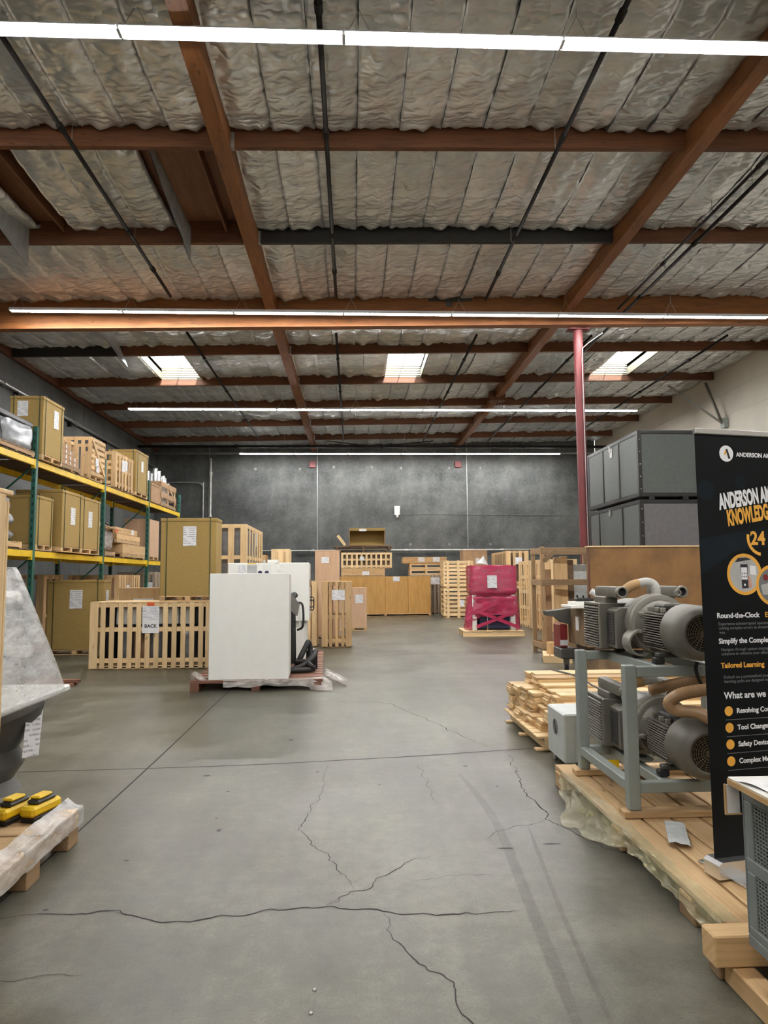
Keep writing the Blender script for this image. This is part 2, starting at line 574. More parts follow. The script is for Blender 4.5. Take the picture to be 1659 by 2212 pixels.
def text(parent, body, size, mat, loc, name='printed_text', bold=0.0, shear=0.0, sx=1.0, rot=(math.pi / 2, 0, 0), align='LEFT'):
    cu = bpy.data.curves.new(name, 'FONT')
    cu.body = body
    cu.size = size
    cu.offset = bold
    cu.shear = shear
    cu.align_x = align
    cu.resolution_u = 3
    cu.extrude = 0.0004
    tmp = bpy.data.objects.new(name, cu)
    COL.objects.link(tmp)
    dg = bpy.context.evaluated_depsgraph_get()
    me = bpy.data.meshes.new_from_object(tmp.evaluated_get(dg))
    bpy.data.objects.remove(tmp)
    bpy.data.curves.remove(cu)
    me.materials.clear()
    me.materials.append(MT[mat])
    o = bpy.data.objects.new(name, me)
    o.location = loc
    o.rotation_euler = rot
    o.scale = (sx, 1, 1)
    return link(o, parent)

# ------------------------------------------------------------------ the building
XL, XR, YB, YF = -9.3, 11.7, -6.0, 33.6
def roof(x):            # underside of the purlins; the roof drains towards the concrete side wall
    return 7.72 + 0.0166 * x
PUR = [-2.4, 0.65, 3.7, 6.75, 9.66, 12.56, 15.8, 19.05, 22.1, 25.15, 28.2, 31.2]
SKY = [(-5.95, -4.72), (1.02, 2.16), (7.62, 8.82)]
SKY_Y = (19.16, 22.08)

g = G()
g.box(XL - 0.3, XR + 0.3, YB - 0.3, YF + 0.3, -0.2, 0.0)
floor = g.build('floor', 'floor', fix=False)
tag(floor, kind='structure')

def ribbon(name, pts, w, mat, parent, z=0.0012, jit=0.0, taper=True, seed=0, sub=10, thick=0.0008):
    """a thin line on the floor through these points"""
    P = spline([(x, y, 0) for x, y in pts], sub)
    V, Fc = [], []
    n = len(P)
    for i, p in enumerate(P):
        d = P[min(i + 1, n - 1)] - P[max(i - 1, 0)]
        d.normalize()
        s = Vector((-d.y, d.x, 0))
        j = jit * (nz(p.x * 7 + seed, p.y * 7, 0) + 0.6 * nz(p.x * 23 + seed, p.y * 23, 3))
        ww = w * (0.55 + 0.9 * abs(nz(p.x * 5, p.y * 5, seed + 9))) if jit else w
        if taper:
            ww *= min(1, 0.25 + 4 * min(i, n - 1 - i) / n)
        c = p + s * j
        V += [(*(c + s * ww / 2).xy, z), (*(c - s * ww / 2).xy, z)]
    for i in range(n - 1):
        Fc.append((2 * i, 2 * i + 1, 2 * i + 3, 2 * i + 2))
    return mesh_obj(name, V, Fc, mat, parent)

def blot(name, x, y, rx, ry, mat, parent, seed=0, z=0.0012, n=14):
    V = [(x, y, z)]
    for k in range(n):
        t = 2 * math.pi * k / n
        r = 1 + 0.45 * nz(math.cos(t) * 1.5 + seed, math.sin(t) * 1.5, seed)
        V.append((x + rx * r * math.cos(t), y + ry * r * math.sin(t), z))
    return mesh_obj(name, V, [(0, 1 + k, 1 + (k + 1) % n) for k in range(n)], mat, parent)

# floor joints, cracks, tyre mark, stains
ribbon('control_joint', [(-1.80, 0.5), (-1.75, 6.0), (-1.78, 10.3), (-1.8, 16), (-1.85, 33)], 0.016, 'joint', floor, taper=False)
ribbon('control_joint', [(-8.5, 6.12), (-2.0, 6.3), (0.1, 6.5), (1.45, 6.74), (1.65, 6.76)], 0.018, 'joint', floor, taper=False)
for k, (pts, w) in enumerate([
    ([(-1.95, 3.62), (-1.35, 3.66), (-1.17, 3.66), (-0.86, 3.545), (-0.4, 3.63), (-0.13, 3.66), (0.17, 3.585), (0.47, 3.53), (0.62, 3.535), (0.8, 3.56)], 0.011),
    ([(-0.13, 3.66), (-0.06, 3.76), (0.08, 3.87), (0.17, 4.03), (0.31, 4.17), (0.45, 4.25)], 0.008),
    ([(0.0, 3.82), (-0.05, 4.02), (-0.1, 4.15), (-0.17, 4.35), (-0.33, 4.72), (-0.32, 5.0), (-0.25, 5.5), (-0.22, 6.4)], 0.006),
    ([(0.15, 3.57), (0.19, 3.3), (0.27, 3.14), (0.37, 3.0), (0.40, 2.86), (0.44, 2.62), (0.47, 2.4)], 0.008),
    ([(1.42, 6.6), (1.33, 5.9), (1.28, 5.5), (1.31, 5.0), (1.28, 4.83), (1.37, 4.6), (1.48, 4.35), (1.58, 4.2), (1.66, 4.05)], 0.010),
    ([(1.28, 4.83), (1.07, 4.72), (0.92, 4.62), (0.8, 4.52)], 0.005),
    ([(1.36, 6.7), (1.05, 7.5), (0.9, 8.0), (0.55, 9.0), (0.35, 9.35), (-0.4, 9.5), (-1.2, 9.6)], 0.010),
    ([(0.55, 6.3), (0.57, 5.8), (0.58, 5.2)], 0.005),
    ([(-1.6, 3.05), (-1.3, 3.1), (-1.1, 3.12)], 0.005),
    ([(0.3, 3.92), (0.55, 3.97), (0.75, 3.98)], 0.004)]):
    ribbon('crack', pts, w, 'crack', floor, jit=0.035, seed=k * 5)
for k, (x, y, a, b) in enumerate([(-1.02, 2.46, 0.033, 0.022), (-0.86, 4.76, 0.016, 0.024), (-1.2, 6.05, 0.03, 0.02), (-0.92, 5.0, 0.012, 0.01), (-0.62, 7.3, 0.03, 0.02), (-0.95, 5.6, 0.012, 0.014), (-0.3, 6.1, 0.012, 0.014), (-1.3, 4.3, 0.018, 0.01), (-1.7, 2.5, 0.02, 0.014), (-0.75, 2.42, 0.012, 0.01), (1.1, 5.6, 0.014, 0.012), (1.35, 6.0, 0.012, 0.01), (-1.3, 2.2, 0.01, 0.008), (0.2, 5.7, 0.012, 0.01), (-1.5, 3.7, 0.014, 0.012), (0.95, 6.2, 0.02, 0.014), (0.9, 4.35, 0.05, 0.012), (1.18, 4.4, 0.05, 0.012)]):
    blot('stain', x, y, a, b, 'stain', floor, k)
for x, y in ((-0.16, 2.80), (-0.155, 2.95), (-0.95, 2.75), (-0.98, 2.6), (-0.92, 2.61)):
    g = G()
    g.lathe([(0, 0.009), (0.003, 0.008), (0.006, 0.004)], (x, y, 0), (0, 0, 1), 10)
    g.build('anchor_bolt', 'steel', floor, True)

for pts in ([(0.86, 6.0), (0.93, 4.9), (0.86, 3.6), (0.78, 2.4)], [(1.12, 4.7), (1.0, 3.6), (0.9, 2.4)]):
    ribbon('tyre_mark', pts, 0.06 if pts[0][0] < 1 else 0.025, 'tyre', floor, z=0.0009, taper=True)
# walls; the tilt-up panels of the far wall are separate slabs with pale caulked joints
g = G()
g.box(XL, XR, YF + 0.02, YF + 0.3, 0, 9.0)
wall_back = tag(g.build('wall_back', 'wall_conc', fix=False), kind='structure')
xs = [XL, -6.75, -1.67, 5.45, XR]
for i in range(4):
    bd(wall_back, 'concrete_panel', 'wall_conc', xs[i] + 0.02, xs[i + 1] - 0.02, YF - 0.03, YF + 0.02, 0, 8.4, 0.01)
    if i:
        bd(wall_back, 'joint_sealant', 'caulk', xs[i] - 0.02, xs[i] + 0.02, YF - 0.012, YF + 0.02, 0, 8.4, 0)
for x, z, r in ((-4.6, 6.75, 0.07), (-2.5, 6.75, 0.06), (-0.9, 6.85, 0.07), (0.9, 6.85, 0.06), (2.3, 6.8, 0.07), (4.6, 6.8, 0.05), (6.1, 6.8, 0.06), (2.7, 3.15, 0.07), (4.55, 3.15, 0.06), (6.5, 3.15, 0.05)):
    g = G()
    g.lathe([(0, r), (0.012, r * 0.8)], (x, YF - 0.03, z), (0, -1, 0), 12)
    g.build('patched_insert', 'patch', wall_back)
# red beam-seat brackets under the main timbers
for x in (-1.9, 5.02):
    bd(wall_back, 'beam_seat', 'red_steel', x - 0.15, x + 0.15, YF - 0.14, YF - 0.035, 6.82, 7.12, 0.01)

g = G()
g.box(XL - 0.3, XL, YB, YF, 0, 9.0)
wall_left = tag(g.build('wall_left', 'wall_conc_l', fix=False), kind='structure')
ys = [YB, 3.0, 10.2, 17.4, 24.6, YF - 0.05]
for i in range(5):
    bd(wall_left, 'concrete_panel', 'wall_conc_l', XL, XL + 0.05, ys[i] + 0.015, ys[i + 1] - 0.015, 0, 8.3, 0.01)
g = G()
g.box(XR, XR + 0.3, YB, YF, 0, 9.2)
wall_right = tag(g.build('wall_right', 'wall_white', fix=False), kind='structure')
for z in (6.55, 7.3):
    bd(wall_right, 'panel_joint', 'ink_pale', XR - 0.004, XR + 0.01, 12, YF - 0.05, z, z + 0.012, 0)
g = G()
g.box(XL - 0.3, XR + 0.3, YB - 0.3, YB, 0, 9.0)
tag(g.build('wall_front', 'wall_white', fix=False), kind='structure')

# roof deck: one slab per bay, left open over the skylights
g = G()
edges = [YB] + [p + 0.045 for p in PUR if p > YB] + [YF + 0.05]
for i in range(len(edges) - 1):
    y0, y1 = edges[i], edges[i + 1]
    cuts = [XL - 0.3] + ([c for s in SKY for c in s] if abs(y0 - 19.095) < 0.1 else []) + [XR + 0.3]
    for k in range(0, len(cuts), 2):
        a, b = cuts[k], cuts[k + 1]
        za, zb = roof(a) + 0.42, roof(b) + 0.42
        g.add([(a, y0, za), (b, y0, zb), (b, y1, zb), (a, y1, za), (a, y0, za + 0.1), (b, y0, zb + 0.1), (b, y1, zb + 0.1), (a, y1, za + 0.1)],
              [(0, 1, 2, 3), (7, 6, 5, 4), (0, 4, 5, 1), (1, 5, 6, 2), (2, 6, 7, 3), (3, 7, 4, 0)])
ceiling = tag(g.build('ceiling', 'deck'), kind='structure')

def slope_bar(name, mat, x0, x1, y0, y1, dz0, dz1, parent=None, c=0.005):
    """timber across the hall that follows the fall of the roof"""
    V = []
    for x in (x0, x1):
        for y in (y0, y1):
            for z in (roof(x) + dz0, roof(x) + dz1):
                V.append((x, y, z))
    o = mesh_obj(name, V, BOX_F, mat, parent or ceiling)
    fix_normals(o.data)
    return o

BEAMS = [(-1.935, -1.715), (4.86, 5.08)]
zones = [(XL + 0.06, BEAMS[0][0]), (BEAMS[0][1], BEAMS[1][0]), (BEAMS[1][1], XR - 0.01)]
for y in PUR:
    if y == 15.8:
        continue
    for k, (a, b) in enumerate(zones):
        dark = (y == 12.56 and k == 1) or (y == 19.05 and k == 0)
        if dark and k == 0:
            slope_bar('purlin', 'purlin_dark', a, -6.2, y, y + 0.09, 0, 0.42)
            slope_bar('purlin', 'purlin', -6.2, b, y, y + 0.09, 0, 0.42)
        else:
            slope_bar('purlin', 'purlin_dark' if dark else 'purlin', a + 0.004, b - 0.004, y, y + 0.09, 0, 0.42)
            if y > 9 and k:
                slope_bar('joist_hanger', 'steel', a + 0.002, a + 0.05, y - 0.006, y + 0.096, -0.004, 0.22)
# deep girder on the column line, its plate splice, and the two lengthwise timbers
slope_bar('girder', 'glulam', XL + 0.06, XR - 0.01, 15.82, 16.04, -0.40, 0.42)
slope_bar('splice_plate', 'pump_dark', 1.75, 2.75, 15.805, 15.82, 0.17, 0.25)
slope_bar('splice_plate', 'pump_dark', 2.15, 2.3, 15.80, 15.818, 0.05, 0.36)
for a, b in BEAMS:
    for y0, y1 in ((YB, 15.8), (16.06, YF - 0.04)):
        slope_bar('lengthwise_beam', 'glulam', a, b, y0, y1, -0.11, 0.42)
slope_bar('saddle_block', 'purlin', BEAMS[1][0] - 0.2, BEAMS[1][1] + 0.12, 23.6, 23.9, -0.22, 0.1)

# insulation batts between the purlins: six crumpled shapes shared by all of them
def batt_mesh(seed, L):
    nu, nv = 12, 34
    V, Fc = [], []
    for j in range(nv + 1):
        t = j / nv
        for i in range(nu + 1):
            s = i / nu
            x, y = (s - 0.5) * 0.604, (t - 0.5) * L
            e = min(t, 1 - t) * L
            gather = math.exp(-e / 0.35)
            z = -0.016 * math.sin(math.pi * s) ** 0.5 + 0.005
            z += 0.07 * nz(x * 2.2 + seed * 9, y * 0.9, seed) * math.sin(math.pi * s)
            z += (0.018 + 0.08 * gather) * nz(x * 6 + seed, y * 5.5 + x * 2.5, seed + 4)
            z += 0.040 * (0.3 - abs(nz(x * 4 + y * 1.1 + seed * 3, y * 3.2 - x * 3, seed + 7))) * math.sin(math.pi * s)
            z -= 0.02 * gather * math.sin(math.pi * s)
            z += 0.03 - 0.12 * math.sin(math.pi * t) ** 0.55
            if e < 0.10:
                z += 0.035 * (1 - e / 0.10)
            V.append((x, y, z))
    Fc = [(j * (nu + 1) + i, (j + 1) * (nu + 1) + i, (j + 1) * (nu + 1) + i + 1, j * (nu + 1) + i + 1) for j in range(nv) for i in range(nu)]
    me = bpy.data.meshes.new('insulation_batt')
    # turned-up edges give the sheet its depth
    n0 = len(V)
    for s in (0, nu):
        for j in range(nv + 1):
            v = V[j * (nu + 1) + s]
            V.append((v[0] + (0.002 if s else -0.002), v[1], v[2] + 0.07))
    for q, s in enumerate((0, nu)):
        for j in range(nv):
            a, b = j * (nu + 1) + s, (j + 1) * (nu + 1) + s
            c, d = n0 + q * (nv + 1) + j, n0 + q * (nv + 1) + j + 1
            Fc.append((a, b, d, c))
    me.from_pydata(V, [], Fc)
    set_uv(me)
    me.materials.append(MT['foil'])
    me.polygons.foreach_set('use_smooth', [True] * len(me.polygons))
    return me

BATTS = {}
def batt(x, w, y0, y1):
    L = y1 - y0
    k = (rnd.randrange(6), round(L, 2))
    if k not in BATTS:
        BATTS[k] = batt_mesh(k[0] * 2.7 + L, L)
    o = bpy.data.objects.new('insulation_batt', BATTS[k])
    o.location = (x, (y0 + y1) / 2, roof(x) + 0.235 + rnd.uniform(-0.012, 0.012))
    o.scale = (w / 0.604 * 0.988, 1, 1)
    o.rotation_euler = (0, -math.atan(0.0166), 0)
    link(o, ceiling)

def seen(x, y, z):
    d = Vector((x, y, z - EYE))
    q = d.dot(fw)
    return q > 0 and abs(d.dot(rt2) / q) < 0.60 and abs(d.dot(up2) / q) < 0.86
bays = [(PUR[i] + 0.09, PUR[i + 1]) for i in range(3, len(PUR) - 1)] + [(31.29, YF - 0.04)]
for y0, y1 in bays:
    if abs(y1 - 15.8) < 0.01: y1 = 15.81
    if abs(y0 - 15.89) < 0.02: y0 = 16.05
    for za, zb in zones:
        segs = [(za, zb)]
        if abs(y0 - 19.14) < 0.05:
            for a, b in SKY:
                segs = [q for s in segs for q in ([s] if b < s[0] or a > s[1] else [(s[0], a - 0.02), (b + 0.02, s[1])])]
        for a, b in segs:
            n = max(1, round((b - a) / 0.604))
            w = (b - a) / n
            for i in range(n):
                x = a + (i + 0.5) * w
                if not any(seen(xx, yy, roof(x) + 0.2) for xx in (x - 0.3, x, x + 0.3) for yy in (y0, (y0 + y1) / 2, y1)):
                    continue
                if abs(y0 - 9.75) < 0.05 and (-2.95 < x < -2.2 or -5.8 < x < -4.7):
                    continue
                batt(x, w, y0 + 0.005, y1 - 0.005)
# facing sheets that have come loose and hang down
def flap(x, y0, y1, d0, d1, mat, lean=0.0):
    def fn(s, t):
        y = y0 + (y1 - y0) * t
        d = d0 + (d1 - d0) * t
        return (x + lean * s * d + 0.02 * nz(y * 2, s * 2, x), y, roof(x) + 0.25 - d * s)
    g = G().grid(fn, 4, 14)
    g.grid(lambda s, t: tuple(Vector(fn(s, t)) + Vector((0.012, 0, 0))), 4, 14)
    g.build('hanging_facing', mat, ceiling, True, fix=False)
flap(-2.92, 9.78, 12.5, 0.18, 0.62, 'foil_back')
flap(-5.78, 9.9, 12.5, 0.2, 0.72, 'foil_back')
flap(-6.25, 16.2, 18.9, 0.12, 0.62, 'silver_film', 0.4)
bd(ceiling, 'exposed_rafter', 'deck', -2.30, -2.26, 9.76, 12.55, roof(-2.3) + 0.2, roof(-2.3) + 0.42)
bd(ceiling, 'exposed_rafter', 'deck', -5.2, -5.16, 9.76, 12.55, roof(-5.2) + 0.2, roof(-5.2) + 0.42)
# edge ledgers along both side walls
bar(ceiling, 'wall_ledger', 'purlin', (XL + 0.12, YB, roof(XL) + 0.12), (XL + 0.12, YF - 0.05, roof(XL) + 0.12), 0.12, 0.24)

# skylights
for k, (a, b) in enumerate(SKY):
    g = G()
    y0, y1 = SKY_Y
    zt = roof(b) + 0.66
    for x0, x1, q0, q1 in ((a - 0.03, a, y0 - 0.03, y1 + 0.03), (b, b + 0.03, y0 - 0.03, y1 + 0.03), (a, b, y0 - 0.03, y0), (a, b, y1, y1 + 0.03)):
        g.box(x0, x1, q0, q1, roof(a) + 0.20, zt)
    w = g.build('window_%d' % (k + 1), 'well', fix=False)
    tag(w, kind='structure')
    for i in range(5):
        z = roof(a) + 0.25 + i * 0.075
        bd(w, 'slat', 'skylight_white', a + 0.005, b - 0.005, y1 - 0.05, y1 - 0.006, z, z + 0.04, 0)
    bd(w, 'safety_bar', 'skylight_white', (a + b) / 2 - 0.012, (a + b) / 2 + 0.012, y0, y1, zt - 0.12, zt - 0.10, 0)
    bd(w, 'pane', 'acrylic', a - 0.05, b + 0.05, y0 - 0.05, y1 + 0.05, zt + 0.002, zt + 0.012, 0)

# ------------------------------------------------------------------ strip lights
ORD = ['first', 'second', 'third', 'fourth', 'fifth', 'sixth', 'seventh']
def strip_light(x0, y, z, label, hang, L=2.44, back=0.0):  # back: lower reflector wing on one side, added to cut the girder row's light
    t = thing('strip_light', label, 'light', (x0 + L / 2, y, z), 0, 'fluorescent strip lights')
    h = L / 2 - 0.012
    g = G()
    g.prism([(-0.055, 0.065), (0.055, 0.065), (0.106, 0.012), (0.102, 0.009), (0.052, 0.045), (-0.052, 0.045), (-0.102, 0.009 - back), (-0.106, 0.012 - back)], -h, h)
    o = g.build('reflector_housing', 'fixture', t)
    o.rotation_euler = (0, 0, math.pi / 2)
    for s in (-0.042, 0.042):
        g = G().tube([(-h + 0.03, s, 0.012), (h - 0.03, s, 0.012)], 0.019, 8)
        g.build('lamp_tube', 'lamp', t, True)
    for e in (-1, 1):
        bd(t, 'end_cap', 'fixture', e * h - 0.010, e * h + 0.010, -0.07, 0.07, -0.01, 0.062, 0.004)
        if hang and (e < 0):
            zz = roof(x0) + 0.2 - z
            g = G().tube([(0.16 - h, 0, zz), (0.16 - h, 0, 0.34)], 0.004, 5)
            for q in (0.02, 0.3):
                g.tube([(0.16 - h, 0, 0.34), (q - h, 0, 0.055)], 0.004, 5)
            g.build('hanger_wire', 'steel', t)
    return t
X0 = -2.526 - 2.44 * 2
for r, (y, z, n, xs_, where, hang) in enumerate([
    (-0.9, 7.53, 7, X0, 'in the row overhead', True),
    (7.37, 7.53, 7, X0, 'in the first hanging row', True),
    (15.20, 7.37, 7, -7.35, 'on the deep girder', False),
    (23.46, 7.19, 7, -7.40, 'in the row past the skylights', True),
    (32.03, 7.20, 6, -5.11, 'in the last row', True)]):
    for i in range(n):
        L = 2.385 if r == 2 else 2.44
        strip_light(xs_ + L * i, y, z, 'strip light, %s from the concrete side wall %s' % (ORD[i], where), hang or r == 2, L, 0.026 if r == 2 else 0.0)
# brackets carry the girder row
# ------------------------------------------------------------------ column, pipes, wall fittings
t = thing('column', 'dark red round steel column under the deep timber girder', 'column', (5.30, 16.1, 0))
g = G().tube([(0, 0, 0.02), (0, 0, 7.36)], 0.108, 20)
g.build('shaft', 'red_steel', t, True, auto=40)
bd(t, 'base_plate', 'red_steel', -0.2, 0.2, -0.2, 0.2, 0, 0.02)
bd(t, 'cap_plate', 'red_steel', -0.25, 0.25, -0.13, 0.13, 7.355, 7.395)
g = G().tube(spline([(0.04, -0.125, 0.3), (0.04, -0.125, 5.6), (0.05, -0.125, 6.75), (0.12, -0.13, 6.95), (0.5, -0.25, 7.22)], 8), 0.012, 6)
g.build('conduit', 'conduit', t, True)

def pipe_run(name, label, pts, r, joints, mat='pipe', cat='pipe', group=None, hang=()):
    o = thing(name, label, cat, pts[0], 0, group)
    base = Vector(pts[0])
    loc = [Vector(p) - base for p in pts]
    G().tube(loc, r, 10).build('pipe_length', mat, o, True)
    d = (loc[-1] - loc[0])
    for j in joints:
        p = loc[0] + d * j
        u = d.normalized()
        G().tube([p - u * 0.07, p + u * 0.07], r * 1.45, 10).build('coupling', mat, o, True, auto=40)
    for j in hang:
        p = loc[0] + d * j
        z = roof(base.x) + 0.3 - base.z
        G().tube([p, (p.x, p.y, z)], 0.006, 5).build('hanger_rod', 'steel', o)
    return o
for x, z, lab in ((-3.9, 7.6, 'black sprinkler pipe nearest the concrete side wall'), (-0.35, 7.6, 'black sprinkler pipe running just past the middle of the hall'), (2.92, 7.6, 'black sprinkler pipe between the hall middle and the column')):
    pipe_run('sprinkler_pipe', lab + ', in front of girder', [(x, 6, z + 0.05), (x, 15.0, z + 0.05)], 0.032, (0.12, 0.36, 0.68, 0.85), group='sprinkler pipes', hang=(0.4, 0.72))
pipe_run('sprinkler_pipe', 'upper of the paired black sprinkler pipes beyond the column', [(6.28, 6, 7.67), (6.28, 18.6, 7.67)], 0.032, (0.3, 0.5, 0.7), group='sprinkler pipes', hang=(0.35, 0.6))
pipe_run('sprinkler_pipe', 'lower black pipe of the pair that continues past the girder', [(6.05, 6, 7.66), (6.05, 15.5, 7.66)], 0.026, (0.4, 0.75), group='sprinkler pipes', hang=(0.55,))
for x, z, lab in ((-4.05, 7.62, 'black sprinkler pipe behind girder, on the racking side'), (-0.4, 7.62, 'black sprinkler pipe behind girder, near the middle skylight'), (3.1, 7.62, 'black sprinkler pipe behind girder, before the lengthwise timber'), (6.0, 7.62, 'black sprinkler pipe behind girder, passing behind the red column'), (9.5, 7.66, 'black sprinkler pipe behind girder, close to the cream wall')):
    pipe_run('sprinkler_pipe', lab, [(x, 17.2, z), (x, 31.0, z)], 0.032, (0.15, 0.4, 0.7), group='sprinkler pipes', hang=(0.25, 0.6))
pipe_run('cross_main', 'long black cross main pipe below the roof before far wall', [(XL + 0.1, 30.6, 7.28), (XR - 0.05, 30.6, 7.28)], 0.06, (0.2, 0.5, 0.8), hang=(0.3, 0.55, 0.8))
pipe_run('grey_main', 'galvanised pipe crossing just above the last light row', [(XL + 0.1, 32.6, 7.32), (XR - 0.05, 32.6, 7.36)], 0.05, (0.3, 0.62), 'conduit', hang=(0.25, 0.5, 0.75))
t = thing('sway_brace', 'shallow V shaped black sway brace on the cross main', 'brace', (0.9, 30.45, 7.30))
bar(t, 'brace_arm', 'pipe', (-2.0, 0, 0.2), (0, 0, -0.05), 0.04, 0.04)
bar(t, 'brace_arm', 'pipe', (0, 0, -0.05), (2.6, 0, 0.2), 0.04, 0.04)
pipe_run('wall_pipe', 'dark pipe on brackets along the concrete side wall', [(XL + 0.16, 9, 6.75), (XL + 0.16, 33.4, 6.75)], 0.05, (0.4, 0.6, 0.8), 'steel')
for y in (12, 16, 19.5, 23.2, 26.5, 30):
    bd(bpy.data.objects['wall_pipe'], 'bracket', 'pipe', -0.11, 0.03, y - 9 - 0.02, y - 9 + 0.02, -0.2, -0.04)
pipe_run('wall_conduit', 'pale horizontal pipe across the lower far concrete wall', [(-6.6, YF - 0.1, 2.89), (10.9, YF - 0.1, 2.89)], 0.032, (0.27, 0.52, 0.78), 'pvc')
pipe_run('riser', 'white riser pipe standing in the far corner', [(-6.66, YF - 0.1, 0), (-6.66, YF - 0.1, 7.25)], 0.045, (0.62, 0.9), 'pvc')
t = thing('bent_pipe', 'thin grey pipe with a rounded bend beside white riser', 'pipe', (-7.0, YF - 0.1, 0))
G().tube(spline([(0, 0, 0), (0, 0, 5.6), (-0.05, 0, 5.95), (-0.4, 0, 6.1), (-2.2, 0, 6.1)], 8), 0.03, 8).build('pipe_length', 'conduit', t, True)
t = thing('emergency_light', 'small white emergency light box high on the far wall', 'light', (2.09, YF - 0.04, 4.55))
bd(t, 'housing', 'white', -0.13, 0.13, -0.1, 0, 0, 0.42, 0.015)
bd(t, 'lens', 'paper', -0.1, 0.1, -0.112, -0.1, 0.1, 0.38, 0)
G().lathe([(0, 0.05), (0.03, 0.075), (0.06, 0.06)], (0, -0.05, -0.06), (0, -1, -0.5), 12).build('lamp_head', 'pvc', t, True)
t = thing('wall_cable', 'thin pale cable running from the emergency light', 'cable', (2.25, YF - 0.045, 4.6))
G().tube([(0, 0, 0), (3.5, 0, -0.04), (8.6, 0, -0.1)], 0.007, 5).build('cable', 'patch', t)
t = thing('knee_brace', 'slotted grey steel brace angled against the cream wall', 'brace', (11.55, 21.5, 6.35))
bar(t, 'strut', 'pump', (0, 0, 0), (-0.15, 0.6, 1.45), 0.09, 0.05)
bar(t, 'strut', 'pump', (-1.35, 0.65, 1.36), (0, 0.0, 0.0), 0.12, 0.05)
for q in (0.2, 0.45, 0.7):
    bd(t, 'bolt', 'steel', -1.35 * q - 0.02, -1.35 * q + 0.02, 0.65 * q - 0.06, 0.65 * q - 0.02, 1.36 * q - 0.02, 1.36 * q + 0.02, 0)
bd(t, 'wall_plate', 'frame_grey', 0.02, 0.14, -0.12, 0.12, -0.15, 0.15)

# ------------------------------------------------------------------ builders for goods
def sheet(parent, x, y, z, w, h, face='F', mat='print', name='label_sheet', tilt=0.0):
    """a thin printed sheet; x, y, z is its middle, F faces the viewer's end of the hall, L / R face the side walls"""
    t = 0.0012
    V, Fc = box_geo(w, t * 2, h)
    me = bpy.data.meshes.new(name)
    me.from_pydata(V, [], Fc)
    uvl = me.uv_layers.new(name='UVMap')
    for l in me.loops:
        v = V[l.vertex_index]
        uvl.data[l.index].uv = (v[0] / w + 0.5, v[2] / h + 0.5)
    me.materials.append(MT[mat])
    o = bpy.data.objects.new(name, me)
    o.location = (x, y, z)
    o.rotation_euler = (0, tilt, {'F': 0, 'L': -math.pi / 2, 'R': math.pi / 2}[face])
    return link(o, parent)

def pallet_parts(t, x0, x1, y0, y1, h=0.13, mat='pine', n=6, along='x', board='deck_board', feet='stringer', blocks=False):
    """deck boards on three runners, standing on z = 0 of the thing"""
    th = 0.02
    if along == 'x':
        w = (y1 - y0) / n
        for i in range(n):
            a = y0 + i * w
            bd(t, board, mat, x0, x1, a + w * 0.06, a + w * 0.94, h - th, h)
        for q in (0.04, 0.5, 0.96):
            xm = x0 + (x1 - x0) * q
            bd(t, feet, mat, xm - 0.035, xm + 0.035, y0, y1, th, h - th - 0.001)
        for q in (0.06, 0.5, 0.94):
            ym = y0 + (y1 - y0) * q
            bd(t, 'bottom_board', mat, x0, x1, ym - 0.045, ym + 0.045, 0, th - 0.001)
    else:
        w = (x1 - x0) / n
        for i in range(n):
            a = x0 + i * w
            bd(t, board, mat, a + w * 0.06, a + w * 0.94, y0, y1, h - th, h)
        for q in (0.04, 0.5, 0.96):
            ym = y0 + (y1 - y0) * q
            if blocks:
                for p in (0.05, 0.5, 0.95):
                    xm = x0 + (x1 - x0) * p
                    bd(t, 'foot_block', mat, xm - 0.05, xm + 0.05, ym - 0.06, ym + 0.06, 0, h - th - 0.001)
            else:
                bd(t, feet, mat, x0, x1, ym - 0.035, ym + 0.035, 0, h - th - 0.001)

def base_feet(t, w, d, f, mat):
    """the low pallet base of a box: a thin deck, three runners along y and a board along the front"""
    bd(t, 'base_board', mat, -w / 2, w / 2, -d / 2, d / 2, f - 0.022, f - 0.001)
    for q in (-1, 0, 1):
        bd(t, 'foot', mat, q * (w / 2 - 0.05) - 0.05, q * (w / 2 - 0.05) + 0.05, -d / 2, d / 2, 0.016, f - 0.023)
    for q in (-1, 1):
        bd(t, 'bottom_board', mat, -w / 2, w / 2, q * (d / 2 - 0.05) - 0.05, q * (d / 2 - 0.05) + 0.05, 0, 0.015)

def side_feet(t, w, d, f, mat):
    """the same base turned so that its openings face the side"""
    bd(t, 'base_board', mat, -w / 2, w / 2, -d / 2, d / 2, f - 0.022, f - 0.001)
    for q in (-1, 0, 1):
        bd(t, 'foot', mat, -w / 2, w / 2, q * (d / 2 - 0.05) - 0.05, q * (d / 2 - 0.05) + 0.05, 0.016, f - 0.023)
    for q in (-1, 1):
        bd(t, 'bottom_board', mat, q * (w / 2 - 0.05) - 0.05, q * (w / 2 - 0.05) + 0.05, -d / 2, d / 2, 0, 0.015)

